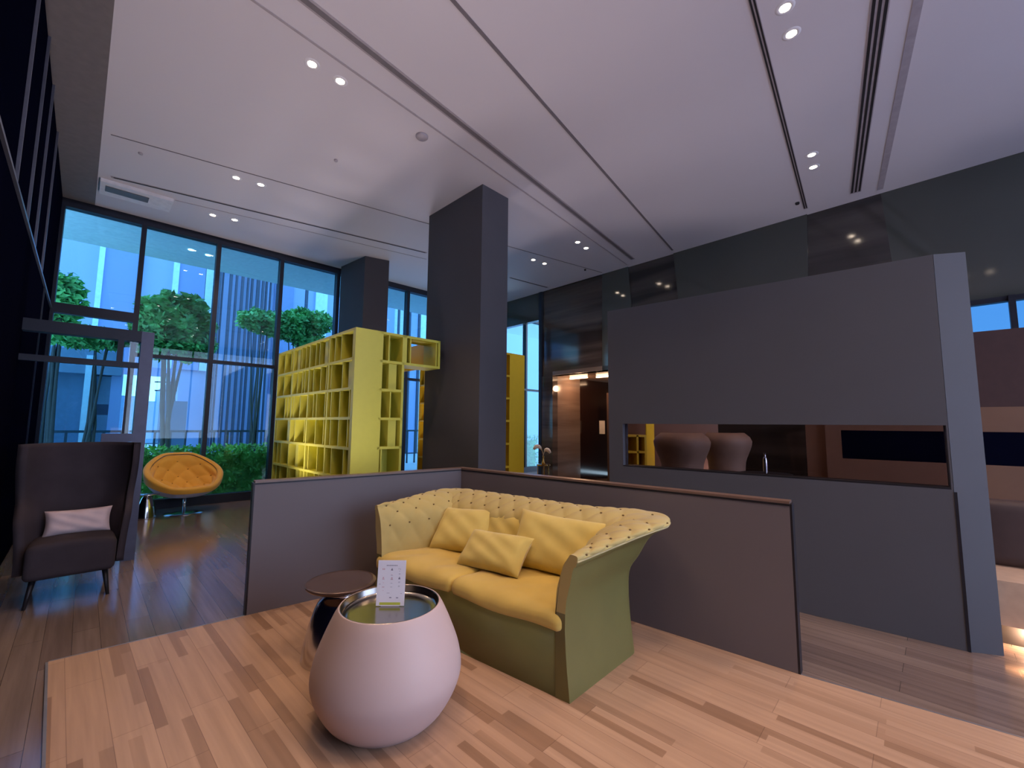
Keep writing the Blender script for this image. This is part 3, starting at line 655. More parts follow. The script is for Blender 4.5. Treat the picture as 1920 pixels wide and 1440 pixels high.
# ================================================================== SOFA
S0 = P(1068, 1320, .013); SL = P(703, 1040, .45); S0.z = SL.z = 0
su = (SL - S0).normalized(); SLEN = (SL - S0).length
sw = Vector((.69, .72, 0)).normalized(); SDEP = .80
Z0 = .013
def S(a, b, z): return S0 + su * a + sw * b + UP * z
def sofa_path(n):
    """points round the sofa, right arm front -> back -> left arm front: (a, b, outward a, outward b, s, f) f = 0 at fronts 1 at the back corners"""
    r = .11; segs = []
    L_side = SDEP - r; L_arc = r * math.pi / 2; L_back = SLEN - 2 * r; tot = 2 * L_side + 2 * L_arc + L_back; res = []
    for i in range(n):
        s = tot * i / (n - 1)
        if s <= L_side: a, b, na, nb_ = 0, s, -1, 0
        elif s <= L_side + L_arc:
            t = (s - L_side) / r; a, b, na, nb_ = r - r * math.cos(t), SDEP - r + r * math.sin(t), -math.cos(t), math.sin(t)
        elif s <= L_side + L_arc + L_back: a, b, na, nb_ = r + (s - L_side - L_arc), SDEP, 0, 1
        elif s <= L_side + 2 * L_arc + L_back:
            t = (s - L_side - L_arc - L_back) / r; a, b, na, nb_ = SLEN - r + r * math.sin(t), SDEP - r + r * math.cos(t), math.sin(t), math.cos(t)
        else: a, b, na, nb_ = SLEN, SDEP - r - (s - L_side - 2 * L_arc - L_back), 1, 0
        res.append((a, b, na, nb_, s, s / tot))
    return res, tot, L_side, L_arc
def sm(x): x = max(0, min(1, x)); return x * x * (3 - 2 * x)
path, STOT, SLs, SLa = sofa_path(281)
def shape(s):
    fr = min(1, s / (SLs + SLa * .5)); fl_ = min(1, (STOT - s) / (SLs + SLa * .5)); right = s < STOT / 2
    f = fr if right else fl_
    if right:
        flare = .05 + .18 * sm(f) if s < SLs + SLa * .5 else .23 - .15 * sm((s - SLs - SLa * .5) / .45)
        zt = .775 + .095 * sm(f * 1.1)
    else:
        flare = .02 + .08 * sm(f)
        zt = .825 + .045 * sm(f)
    th_ = .05 + .12 * sm(f * 1.3)
    return flare, zt, th_
def outer_prof(s):
    fl_, zt, th_ = shape(s)
    return [(0, Z0), (-.004, .06), (-.02, .22), (-.028, .40), (-.018, .54), (fl_ * .18, .64), (fl_ * .5, .64 + (zt - .64) * .55), (fl_ * .85, zt - .045), (fl_ * 1.0, zt - .02)]
def inner_prof(s):
    fl_, zt, th_ = shape(s)
    return [(fl_ * 1.0, zt - .02), (fl_ * 1.0 + .005, zt - .003), (fl_ * .93, zt + .012), (fl_ * .6 - .02, zt + .014), (fl_ * .25 - th_ * .35, zt - .004), (-th_ * .7, zt - .05), (-th_ - .01, zt - .12), (-th_ - .03, .58), (-th_ - .04, .46), (-th_ - .04, .36)]
def interp(pr, t):
    x = t * (len(pr) - 1); i = min(len(pr) - 2, int(x)); k = x - i
    p0, p1, p2, p3 = pr[max(0, i - 1)], pr[i], pr[i + 1], pr[min(len(pr) - 1, i + 2)]
    def cr(a, b, c, d): return .5 * ((2 * b) + (-a + c) * k + (2 * a - 5 * b + 4 * c - d) * k * k + (-a + 3 * b - 3 * c + d) * k ** 3)
    return cr(p0[0], p1[0], p2[0], p3[0]), cr(p0[1], p1[1], p2[1], p3[1])
sofa = thing('sofa', 'mustard tufted two-seat sofa with olive base on the oak platform', 'sofa', tuple(S0 + UP * Z0))
def outer_fn(u, v):
    a, b, na, nb_, s, _ = path[round(u * 280)]; o, z = interp(outer_prof(s), v); return S(a + na * o, b + nb_ * o, z)
mb = MB().grid(outer_fn, 281, 30); capsU = []
# front board under the seat, with arm end caps
mb.obox(S(.035, .002, Z0), su * (SLEN - .07), sw * .06, (0, 0, .40 - Z0))
for s_, i_ in ((0.0, 0), (STOT, 280)):
    a, b, na, nb_, s, _ = path[i_]
    op = [interp(outer_prof(s), k / 14) for k in range(15)]; ip = [interp(inner_prof(s), k / 14) for k in range(15)]
    inn = a + na * ip[-1][0]; cut = .40
    lo_ = [(o, z) for o, z in op if z < cut]; hi_ = [(o, z) for o, z in op if z >= cut] + ip[1:]
    f1 = [S(a + na * o, 0, z) for o, z in lo_] + [S(a + na * hi_[0][0], 0, hi_[0][1]), S(inn, 0, hi_[0][1]), S(inn, 0, Z0)]
    f2 = [S(a + na * o, 0, z) for o, z in hi_] + [S(inn, 0, hi_[0][1])]
    mb.add(f1, [tuple(range(len(f1)))] if i_ else [tuple(range(len(f1)))[::-1]]); capsU.append((f2, i_))
sbase = mb.build('base', M['olive'], sofa, True)
NB = 21; TP = .165
def tuft_puff(s, L): # diamonds
    S_ = s / (STOT / NB); T_ = (L - .10) / TP * 1.0
    p = abs(math.cos(math.pi * (S_ + T_) / 1.0) * math.cos(math.pi * (S_ - T_) / 1.0))
    dimple = (1 - min(1, (abs(math.cos(math.pi * (S_ + T_))) + abs(math.cos(math.pi * (S_ - T_)))) / .8)) ** 2
    return p ** .6 + .0 - dimple * .6
def inner_pt(s, a, b, na, nb_, t, puff=True):
    pr = inner_prof(s); o, z = interp(pr, t); o2, z2 = interp(pr, min(1, t + .01)); o1, z1 = interp(pr, max(0, t - .01))
    do, dz = o2 - o1, z2 - z1; l = math.hypot(do, dz) or 1; no, nz = dz / l, -do / l          # towards the sitter / up
    L = t * .62
    w_ = sm(t / .12) * (1 - sm((t - .78) / .12)) * sm(min(s, STOT - s) / .08)
    d = (.013 * tuft_puff(s, L)) * w_ if puff else 0
    return S(a + na * (o + no * d), b + nb_ * (o + no * d), z + nz * d)
def inner_fn(u, v):
    i = round(u * 280); a, b, na, nb_, s, _ = path[i]; return inner_pt(s, a, b, na, nb_, v)
mb = MB().grid(inner_fn, 281, 72)
for f2, i_ in capsU: mb.add(f2, [tuple(range(len(f2)))] if i_ else [tuple(range(len(f2)))[::-1]])
sback = mb.build('backrest', M['tuft'], sofa, True); sback['label'] = 'diamond tufted inner back and arms'
# buttons at the crossings of the creases
def path_at(s):
    i = s / STOT * 280; j = min(279, int(i)); k = i - j; p, q = path[j], path[j + 1]
    return [p[m_] + (q[m_] - p[m_]) * k for m_ in range(5)]
nbt = 0
for i in range(2 * NB):
    for j in range(-3, 6):
        S_, T_ = i / 2, j / 2
        if abs(((S_ + T_) % 1) - .5) > .01: continue
        L = T_ * TP + .10; t_ = L / .62; s = S_ * STOT / NB
        if .10 < t_ < .80 and .06 < s < STOT - .06:
            a, b, na, nb_, s, = path_at(s); c = inner_pt(s, a, b, na, nb_, t_, False)
            MB().lathe([(0, .006), (.006, .004), (.0085, 0), (.005, -.005), (0, -.006)], tuple(c), 10).build('button', M['button'], sback, True); nbt += 1
mb = MB().tube([outer_fn(i / 280, 1.0) + UP * .001 for i in range(281)], .006, 8)
mb.build('piping', M['piping'], sbase, True)
# seat cushions
rndn = random.Random(4)
def wr(v, sd):
    return .005 * math.sin(v.x * 17 + v.y * 9 + sd) * math.sin(v.y * 13 + sd * 2) + .003 * math.sin(v.x * 31 + v.y * 23 + sd)
def seatc(a0, a1, sd):
    L = a1 - a0; D = .70
    def fn(v):
        if v.z > 0: v = Vector((v.x, v.y, v.z + .012 * (1 - (2 * v.x / L) ** 4) * (1 - (2 * v.y / D) ** 4) + wr(v, sd)))
        k = max(0, (-v.y - D / 2 + .10) / .10)
        v = Vector((v.x, v.y, v.z - .030 * k * k - .01 * k * math.sin(v.x * 9 + sd)))
        return v
    return MB().rbox((0, 0, 0), (L, D, .09), .036, 26, fn).map(lambda v: S((a0 + a1) / 2 + v.x, -.022 + D / 2 + v.y, .418 + v.z))
seatc(.045, SLEN / 2 + .01, 1.0).build('seat_cushion', M['mustard'], sofa, True)
seatc(SLEN / 2 + .012, SLEN - .03, 2.3).build('seat_cushion', M['mustard'], sofa, True)

def pillow(name, w_, h_, t_, loc, xdir, tilt, label, cat, m, sd=0, group=None, roll=0.0):
    """loc = centre of lower edge; xdir = direction of the width; tilt = lean back from upright in degrees"""
    N = 28; rnd = random.Random(sd)
    def side(sg):
        def fn(u, v):
            x, y = u * 2 - 1, v * 2 - 1
            e = max(0, (1 - x ** 4) * (1 - y ** 4)); th2 = t_ / 2 * 1.25 * e ** .5
            th2 += e * .009 * math.sin(7 * x + sd + 3 * y) * math.sin(5 * y + sd)
            px_ = x * w_ / 2 * (1 - .07 * (1 - y * y)); py_ = y * h_ / 2 * (1 - .08 * (1 - x * x))
            return Vector((px_, sg * th2, py_))
        return fn
    mb = MB().grid(side(1), N, N); k = len(mb.f); mb.grid(side(-1), N, N); mb.f[:k] = [f[::-1] for f in mb.f[:k]]
    xd = xdir.normalized(); back = Vector((-xd.y, xd.x, 0))
    if back.dot(Vector((0, 1, 0))) < 0: back = -back
    tl = math.radians(tilt); upv = UP * math.cos(tl) + back * math.sin(tl); nv = back * math.cos(tl) - UP * math.sin(tl)
    rr = math.radians(roll); xx = xd * math.cos(rr) + upv * math.sin(rr); uu = upv * math.cos(rr) - xd * math.sin(rr)
    c0 = Vector(loc) + upv * (h_ / 2)
    mb.map(lambda v: c0 + xx * v.x + nv * v.y + uu * v.z)
    o = mb.build(name, m, None, True); o.data.validate(); return tag(o, label, cat, group)
# xdir runs along the sofa to the right
xr = -su
pillow('cushion', .54, .40, .13, S(1.36, .40, .468), xr + sw * .12, 40, 'square mustard cushion leaning at the left of the sofa back', 'cushion', M['pillow'], 1, 'loose sofa cushions', 4)
pillow('cushion', .54, .36, .12, S(.98, .56, .468), xr, 24, 'mustard cushion half hidden behind the front small cushion', 'cushion', M['pillow'], 2, 'loose sofa cushions', -2)
pillow('cushion', .76, .43, .15, S(.46, .46, .468), xr + sw * .10, 32, 'large mustard cushion filling the right corner of the sofa', 'cushion', M['pillow'], 3, 'loose sofa cushions', -2)
pillow('cushion', .57, .30, .13, S(.84, .22, .475), xr - sw * .02, 44, 'small rectangular mustard cushion lying in front of the others', 'cushion', M['pillow'], 4, 'loose sofa cushions', 3)

# ================================================================== EGG TABLE WITH MIRROR TRAY
T0 = Vector((-.635, 2.37, .013))
tt = thing('side_table', 'big lilac egg-shaped side table with a mirrored tray top', 'table', tuple(T0))
prof = [(.0, 0), (.255, 0), (.268, .012), (.305, .05), (.348, .12), (.374, .19), (.376, .25), (.358, .33), (.323, .42), (.286, .50), (.266, .535), (.258, .545), (.250, .540), (.248, .52), (.246, .50), (0, .50)]
def smooth_prof(pr, n):
    return [interp(pr, i / (n - 1)) for i in range(n)]
pr2 = [(0, 0)] + smooth_prof(prof[1:14], 60)
MB().lathe(pr2, tuple(T0), 72).build('body', M['egg'], tt, True)
MB().lathe([(0, .503), (.20, .503), (.238, .505), (.246, .515), (.249, .542), (.252, .546), (.254, .543)], tuple(T0), 72).build('tray', M['mirror'], tt, True)['label'] = 'mirror-polished sunken tray'
# menu card on a small clear stand
cm = P(731, 1137, .517); cd = Vector((1, .02, 0)).normalized(); cn = Vector((-cd.y, cd.x, 0))
mc = thing('menu_card', 'upright white menu card with lime footer on the mirrored tray', 'card', tuple(cm))
CW, CH = .152, .232; ct = (UP * .993 + cn * .10).normalized()
co = cm - cd * CW / 2 + UP * .003
cardo = MB().obox(co, cd * CW, cn * .0022, ct * CH).build('card', M['card'], mc)
def onc(x, y, w_, h_, m, name, par=cardo, d=.0006): return MB().obox(co + cd * (x * CW) + ct * (y * CH) - cn * d, cd * (w_ * CW), cn * d * .9, ct * (h_ * CH)).build(name, m, par)
onc(.12, .02, .74, .055, M['lime'], 'footer_band')
ink = MB(); 
def im(x, y, w_, h_): ink.obox(co + cd * (x * CW) + ct * (y * CH) - cn * .0006, cd * (w_ * CW), cn * .0005, ct * (h_ * CH))
for k in range(8): im(.31 + k * .05, .875, .028, .022)
for (x, y) in ((.50, .775), (.78, .58)):     # small figure marks
    im(x - .03, y, .07, .018); im(x - .02, y + .018, .045, .016); im(x - .005, y + .034, .022, .02)
for (x, y) in ((.46, .17), (.70, .165)): im(x, y, .075, .02)
im(.745, .80, .012, .025); im(.80, .79, .012, .03); im(.77, .755, .018, .012)
for k in range(4): im(.475, .66 - k * .085, .07, .006); im(.755, .70 - k * .09, .06, .006); im(.755, .685 - k * .09, .05, .005)
im(.36, .275, .10, .006); im(.85, .265, .05, .006); im(.07, .47, .05, .008)
ink.build('print', M['ink'], cardo)
ink2 = MB()
for (x, y, w_, h_) in ((.16, .79, .04, .03), (.21, .79, .04, .03), (.185, .60, .05, .03), (.17, .575, .08, .02), (.18, .40, .035, .018), (.225, .40, .035, .018), (.49, .595, .05, .03), (.475, .57, .08, .02), (.20, .50, .05, .006), (.20, .33, .05, .006), (.47, .68, .06, .008)):
    ink2.obox(co + cd * (x * CW) + ct * (y * CH) - cn * .0006, cd * (w_ * CW), cn * .0005, ct * (h_ * CH))
ink2.build('print', M['inkr'], cardo)['label'] = 'rose coloured small pictures'
MB().obox(cm - cd * .05 + cn * .0, cd * .10, cn * .06, UP * .003).build('foot', M['acrylic'], mc)

# ================================================================== CHROME HOURGLASS TABLE
T1 = P(640, 1091, .46); T1.z = .013
ht = thing('side_table', 'chrome hourglass side table with round bronze top beside the partition', 'table', tuple(T1))
MB().lathe(smooth_prof([(.225, .0), (.222, .02), (.205, .12), (.175, .24), (.14, .33), (.10, .375), (.10, .40)], 40), tuple(T1), 56).build('base', M['chrome'], ht, True)
MB().lathe([(0, .398), (.10, .40), (.165, .412), (.205, .430), (.218, .442), (.220, .449), (.216, .454), (.19, .451), (0, .449)], tuple(T1), 56).build('tabletop', M['bronze'], ht, True)

# ================================================================== WINGBACK CHAIR
WC = Vector((-3.90, 3.93, 0)); fx = Vector((.70, -.714, 0)).normalized(); rx = Vector((-fx.y, fx.x, 0))   # fx = faces; rx = viewer's right side
if rx.x < 0: rx = -rx
wc = thing('wingback_chair', 'dark aubergine high wingback armchair at the left by the portal', 'armchair', tuple(WC))
def W(x, y, z): return WC + rx * x * .84 + fx * y * .9 + UP * z       # x across, y forward
def seat_fn(v):
    if v.z > 0: v = Vector((v.x, v.y, v.z + .03 * (1 - (v.x / .36) ** 2)))
    v = Vector((v.x * (1 + .10 * (v.y + .3)), v.y, v.z)); return v
MB().rbox((0, 0, 0), (.62, .60, .27), .05, 16, seat_fn).map(lambda v: W(v.x, .06 + v.y, .345 + v.z)).build('seat', M['wing'], wc, True)
def back_fn(u, v):
    # u across -1..1 : wraps forward as wings; v up
    x = u * 2 - 1; z = .24 + v * 1.06; half = .34 + .07 * sm(v * 1.2)
    wing = abs(x) ** 3.0
    fwd = (.46 if v < .38 else .46 - .22 * sm((v - .38) / .18) + .08 * sm((v - .6) / .3)) * wing
    return W(x * half, -.27 + fwd - .04 * v, z)
def back_out(u, v):
    x = u * 2 - 1; p = back_fn(u, v); return p + (rx * (.05 * x * abs(x)) - fx * .07 * (1 - abs(x) ** 3))
N1, N2 = 41, 31
mb = MB(); mb.grid(back_fn, N1, N2); k = len(mb.v); nf = len(mb.f); mb.grid(back_out, N1, N2); mb.f[nf:] = [f[::-1] for f in mb.f[nf:]]
for i in range(N1 - 1):
    for j in (0, N2 - 1): mb.f.append((i * N2 + j, (i + 1) * N2 + j, k + (i + 1) * N2 + j, k + i * N2 + j)); mb.mi.append(0)
for j in range(N2 - 1):
    for i in (0, N1 - 1): mb.f.append((i * N2 + j, i * N2 + j + 1, k + i * N2 + j + 1, k + i * N2 + j)); mb.mi.append(0)
mb.build('backrest', M['wing'], wc, True)
for sx in (-1, 1):
    for y0, y1 in ((.26, .33), (-.18, -.26)):
        MB().tube([W(sx * .25, y0, .23), W(sx * .29, y1, 0)], [.022, .012], 10).build('leg', M['black_metal'], wc, True)
pillow('cushion', .44, .23, .12, W(.02, -.03, .485), rx, 16, 'rose pink lumbar cushion on the dark wingback armchair', 'cushion', M['pink'], 6)

# ================================================================== AMBER SWIVEL CHAIR
AC = P(344, 962, 0)
ac = thing('swivel_chair', 'amber tufted tub chair on a steel disc base by the windows', 'armchair', tuple(AC))
fa = math.atan2(-.56, .83)      # facing azimuth
def _dg(ph): return abs((math.degrees(ph) + 180) % 360 - 180)
def rimz(ph): return .42 + .51 * sm((_dg(ph) - 28) / 132)
def rimr(ph): return .43 + .11 * math.exp(-((_dg(ph) - 94) / 34) ** 2) + .03 * math.exp(-(_dg(ph) / 40) ** 2)
def bowl(off, puff):
    def fn(u, v):
        ph = 2 * math.pi * u; R_, Z_ = rimr(ph) - off, rimz(ph)
        t = v
        r = R_ * math.sin(t * math.pi / 2) ** .85; zb = .26 + off * 1.2; z = zb + (Z_ - zb) * (1 - math.cos(t * math.pi / 2)) ** 1.05
        d = 0
        if puff:
            S_ = u * 14; T_ = v * 3.4
            d = .038 * abs(math.cos(math.pi * (S_ / 2 + T_ / 1)) * math.cos(math.pi * (S_ / 2 - T_ / 1))) ** .45 * (1 - sm((v - .9) / .1)) * sm(v / .15)
        az = fa + ph; r -= d * .8
        sh = -.06 * (Z_ - .4)
        return AC + Vector((math.cos(az) * r, math.sin(az) * r, z + d * .5)) + Vector((math.cos(fa), math.sin(fa), 0)) * (sh * t * 3)
    return fn
mb = MB().grid(bowl(0, False), 96, 24, True); mb.build('shell', M['shell'], ac, True)
mb = MB().grid(bowl(.075, True), 96, 40, True); mb.f = [f[::-1] for f in mb.f]
a_in, a_out = bowl(.075, False), bowl(-.014, False)
def rimfn(u, v):
    p, q = a_in(u, 1), a_out(u, 1)
    if v < .6: k = v / .6; return p.lerp(q, k) + UP * .045 * math.sin(math.pi * (k * .75 + .12))
    k = (v - .6) / .4; return a_out(u, 1 - .2 * k) + UP * .045 * math.sin(math.pi * .87) * (1 - k)
mb.grid(rimfn, 96, 14, True)
uph = mb.build('upholstery', M['orange'], ac, True)
bi = bowl(.07, False)
for i in range(28):
    for j in range(1, 8):
        S_, T_ = i / 2, j / 2
        if abs(((S_ / 2 + T_) % 1) - .5) < .01 and abs(((S_ / 2 - T_) % 1) - .5) < .01 and .3 < T_ / 3.4 < .9:
            c = bi(S_ / 14, T_ / 3.4); MB().lathe([(0, .014), (.015, .01), (.018, 0), (0, -.01)], tuple(c), 10).build('button', M['amber_btn'], uph, True)
MB().lathe([(.0, .27), (.022, .27), (.02, .03), (0, .03)], tuple(AC), 20).build('stem', M['chrome'], ac, True)
MB().lathe([(0, .03), (.05, .028), (.20, .016), (.27, .008), (.27, .0), (0, 0)], tuple(AC), 48).build('base_disc', M['chrome'], ac, True)
# chrome drum side table left of it
T2 = P(272, 972, 0)
ct_ = thing('side_table', 'small chrome side table left of the amber chair', 'table', tuple(T2))
MB().lathe(smooth_prof([(.13, 0), (.13, .03), (.11, .16), (.07, .30), (.05, .34), (.06, .36)], 24), tuple(T2), 40).build('base', M['chrome'], ct_, True)
MB().lathe([(0, .36), (.19, .368), (.195, .376), (.19, .382), (0, .382)], tuple(T2), 40).build('tabletop', M['chrome'], ct_, True)

# ================================================================== THINGS BEHIND THE SLIT
def booth_chair(px, wm, Y, label, top=1.42):
    c = Vector(((px - 960) / 800 * Y * 1.0, Y, 0)); t = thing('tub_chair', label, 'chair', tuple(c), 'tan tub chairs')
    def fn(off):
        def g(u, v):
            an = math.radians(200) * u - math.radians(100) - math.pi / 2; bulge = 1 - .16 * math.cos(v * math.pi * 1.2 + .4)
            r = (wm / 2 - off) * (bulge if v < .9 else bulge * (1 - .25 * ((v - .9) / .1) ** 2))
            r *= (.74 + .30 * sm((v - .62) / .30))
            return c + Vector((r * math.cos(an), r * math.sin(an), .28 + (top - .28) * v))
        return g
    m_ = MB(); N, K2 = 33, 21; m_.grid(fn(0), N, K2); kk = len(m_.v); nf_ = len(m_.f); m_.grid(fn(.05), N, K2); m_.f[nf_:] = [f[::-1] for f in m_.f[nf_:]]
    for i in range(N - 1): m_.f.append((i * K2 + K2 - 1, (i + 1) * K2 + K2 - 1, kk + (i + 1) * K2 + K2 - 1, kk + i * K2 + K2 - 1)); m_.mi.append(0)
    for j in range(K2 - 1):
        for i in (0, N - 1): m_.f.append((i * K2 + j, i * K2 + j + 1, kk + i * K2 + j + 1, kk + i * K2 + j)); m_.mi.append(0)
    m_.build('backrest', M['tan'], t, True)
    MB().lathe([(0, .24), (wm * .38, .24), (wm * .40, .28), (wm * .40, .42), (wm * .37, .46), (0, .47)], tuple(c), 32).build('seat', M['tan'], t, True)
    MB().lathe([(.03, .24), (.03, .02), (.22, .012), (.22, 0), (0, 0)], tuple(c), 24).build('pedestal', M['black_metal'], t, True)
booth_chair(1276, .60, 5.6, 'rounded tan tub chair seen through the slit, left of the two')
booth_chair(1358, .56, 6.0, 'rounded tan tub chair seen through the slit, right of the two')
bl_ = Vector((1.9, 7.0, 0)); tag(MB().obox(bl_, Vector((1.35, -.25, 0)), Vector((.02, .1, 0)), (0, 0, 1.75)).build('low_screen', M['tan2']), 'long brown low screen wall behind the two tan tub chairs', 'screen')
pp = Vector(((1430 - 960) / 800 * 5.2, 5.2, 0))
sp = thing('bottle', 'slender silver flask on a small dark table behind the slit', 'bottle', (pp.x, pp.y, .95))
MB().lathe(smooth_prof([(0, 0), (.022, 0), (.024, .02), (.024, .16), (.012, .20), (.011, .23), (.018, .24), (0, .245)], 30), (pp.x, pp.y, .95), 20).build('body', M['chrome'], sp, True)
tbk = thing('high_table', 'small dark high table carrying the silver flask behind the slit', 'table', (pp.x, pp.y, 0))
MB().lathe([(0, .92), (.28, .92), (.28, .95), (0, .95)], (pp.x, pp.y, 0), 32).build('tabletop', M['black_metal'], tbk)
MB().lathe([(.03, .92), (.03, .02), (.2, .01), (.2, 0), (0, 0)], (pp.x, pp.y, 0), 24).build('pedestal', M['black_metal'], tbk, True)
# flower table near lift lobby
ft = PV(1019, 888, Vector((.2, 8.6, 0)), Vector((1.4, 8.2, 0))); ft.z = 0
fo = ft
ftb = thing('console_table', 'small brass-legged round table near the lift lobby', 'table', tuple(fo))
MB().lathe([(0, .72), (.135, .72), (.135, .745), (0, .745)], tuple(fo), 32).build('tabletop', M['gold'], ftb)
for an in (200, 320, 80): MB().tube([fo + Vector((.12 * math.cos(math.radians(an)), .12 * math.sin(math.radians(an)), .72)), fo + Vector((.125 * math.cos(math.radians(an)), .125 * math.sin(math.radians(an)), 0))], .009, 8).build('leg', M['gold'], ftb)
vz = thing('vase', 'slim brass vase with two drooping white plumes on the round table', 'vase', (fo.x, fo.y, .746))
MB().lathe(smooth_prof([(0, 0), (.035, 0), (.038, .03), (.022, .08), (.014, .13), (.018, .16), (.0, .155)], 26), (fo.x, fo.y, .746), 20).build('body', M['gold'], vz, True)
for (pa, pb_, pc, pd) in (((0, .90), (-.02, 1.06), (-.13, 1.16), (-.19, 1.03)), ((0, .90), (.0, 1.02), (.07, 1.08), (.13, .96))):
    pts = []; rr = []
    for k in range(17):
        t_ = k / 16; w4 = ((1 - t_) ** 3, 3 * t_ * (1 - t_) ** 2, 3 * t_ * t_ * (1 - t_), t_ ** 3); qs = (pa, pb_, pc, pd)
        pts.append(Vector((fo.x + sum(a_ * q_[0] for a_, q_ in zip(w4, qs)), fo.y - .03 * t_, sum(a_ * q_[1] for a_, q_ in zip(w4, qs)))))
        rr.append(.004 if t_ < .3 else .004 + .036 * math.sin((t_ - .3) / .7 * math.pi * .9) ** .6)
    MB().tube(pts, rr, 12).build('plume', M['feather'], vz, True)

# ================================================================== OUTSIDE
def leaves(n, c, rad, size, rnd, flat=.6):
    mb = MB(); c = Vector(c)
    for _ in range(n):
        while True:
            p = Vector((rnd.uniform(-1, 1), rnd.uniform(-1, 1), rnd.uniform(-1, 1)))
            if .35 < p.length < 1: break
        p *= (1 + .18 * math.sin(p.x * 7 + p.z * 5) * math.cos(p.y * 6))
        q = c + Vector((p.x * rad[0], p.y * rad[1], p.z * rad[2]))
        d = Vector((rnd.gauss(0, 1), rnd.gauss(0, 1), rnd.gauss(0, flat))).normalized(); e = d.cross(Vector((rnd.gauss(0, 1), rnd.gauss(0, 1), rnd.gauss(0, 1)))).normalized()
        s_ = size * rnd.uniform(.6, 1.3); mb.add([q - d * s_, q + e * s_ * .45, q + d * s_, q - e * s_ * .45], [(0, 1, 2, 3)])
    return mb
struct('ground', MB().obox(wp(-14, -.25) + WN * .16, WD * 46, WN * 45, (0, 0, .2)), M['ground'])
struct('bounce_ground', MB().obox(eb(-10, -.25) + nE * .15, ED * 32, nE * 24, (0, 0, .2)), M['ground2'])  # unseen ground outside the added window, pale to bounce light upward
# canopy soffit
cs = structroot('canopy', tuple(wp(-3, 5.2)))
struct('soffit_slab', MB().obox(wp(-6, 5.22) + WN * .2, WD * 24, WN * 2.55, (0, 0, .35)), M['soffit'], cs)
for px in ((358, 468), (390, 478)):
    q = P(*px, 5.22); tag(MB().lathe([(0, -.012), (.05, -.012), (.05, 0), (0, 0)], tuple(q), 20).build('canopy_lamp', M['cold']), 'small %s cool white lamp under the outdoor canopy' % ('left' if px[0] < 370 else 'right'), 'lamp', 'canopy lamps')
# facade opposite
FO = 10.5
FA = wp(-5, 0) + WN * FO; FBp = wp(20, 0) + WN * FO
fb = thing('office_building', 'lilac blue office building with pale strips and dark vertical fins opposite the windows', 'building', tuple(FA))
def fpx(px, py): return (PV(px, py, FA, FBp) - FA).dot(WD)
def fz(px, py): return PV(px, py, FA, FBp).z
zb_ = fz(300, 690); zt_ = 14
x0, x1 = fpx(40, 600), fpx(345, 600); x2 = fpx(1080, 600)
MB().obox(FA + WD * (x0 - 6) + UP * zb_, WD * (x1 - x0 + 6), WN * 4, (0, 0, zt_ - zb_)).build('upper_wall', M['facade'], fb)
MB().obox(FA + WD * x1, WD * (x2 - x1), WN * 4, (0, 0, zt_)).build('wall', M['facade'], fb)
for a_, b_ in ((190, 258), (333, 383)):
    p0, p1 = fpx(a_, 540), fpx(b_, 540); MB().obox(FA + WD * p0 + UP * zb_ - WN * .12, WD * (p1 - p0), WN * .12, (0, 0, zt_ - zb_)).build('bay_panel', M['facade2'], fb)
for a_, b_ in ((180, 191), (256, 264), (322, 333), (384, 398)):
    p0, p1 = fpx(a_, 540), fpx(b_, 540); MB().obox(FA + WD * p0 + UP * zb_ - WN * .2, WD * (p1 - p0), WN * .2, (0, 0, zt_ - zb_)).build('pale_strip', M['strip'], fb)
for a_, b_ in ((513, 548), (590, 612), (740, 760), (785, 800)):
    p0, p1 = fpx(a_, 580), fpx(b_, 580); MB().obox(FA + WD * p0 - WN * .1, WD * (p1 - p0), WN * .1, (0, 0, zt_)).build('bay_panel' if a_ < 520 else 'pale_strip', M['facade2' if a_ < 520 else 'strip'], fb)
rf_ = random.Random(2)
for px in (396, 407, 418, 430, 441, 452, 460, 469, 478, 487, 497, 507, 562, 735, 748, 758, 773):
    p0 = fpx(px, 600); MB().obox(FA + WD * p0 - WN * rf_.uniform(.5, .9), WD * rf_.uniform(.05, .11), WN * .12, (0, 0, zt_)).build('fin', M['fin'], fb)
# raised block and column left of the gap
Q0 = wp(-7, 0) + WN * 6.2; Q1 = wp(8, 0) + WN * 6.2
def qx(px): return (PV(px, 760, Q0, Q1) - Q0).dot(WD)
def qz(px, py): return PV(px, py, Q0, Q1).z
ga = thing('garden_pavilion', 'blue grey pavilion with column and dark cladding seen through the glass portal', 'building', tuple(Q0))
def qbox(xa, xb, ya, yb, m_, name, dep=.5, fwd=0): 
    MB().obox(Q0 + WD * qx(xa) + UP * max(0, qz((xa + xb) / 2, yb)) - WN * fwd, WD * (qx(xb) - qx(xa)), WN * dep, (0, 0, qz((xa + xb) / 2, ya) - max(0, qz((xa + xb) / 2, yb)))).build(name, m_, ga)
qbox(40, 222, 655, 700, M['mass2'], 'roof_slab', 1.5, .3); qbox(40, 156, 695, 845, M['mass'], 'dark_wall', 1.0)
qbox(154, 170, 668, 845, M['strip'], 'column', .3, .35); qbox(168, 208, 705, 758, M['mass2'], 'cladding'); qbox(168, 206, 758, 778, M['fin'], 'window_band'); qbox(168, 215, 778, 845, M['mass2'], 'rear_wall')
qbox(204, 226, 688, 845, M['facade'], 'side_wall', .4, .1)
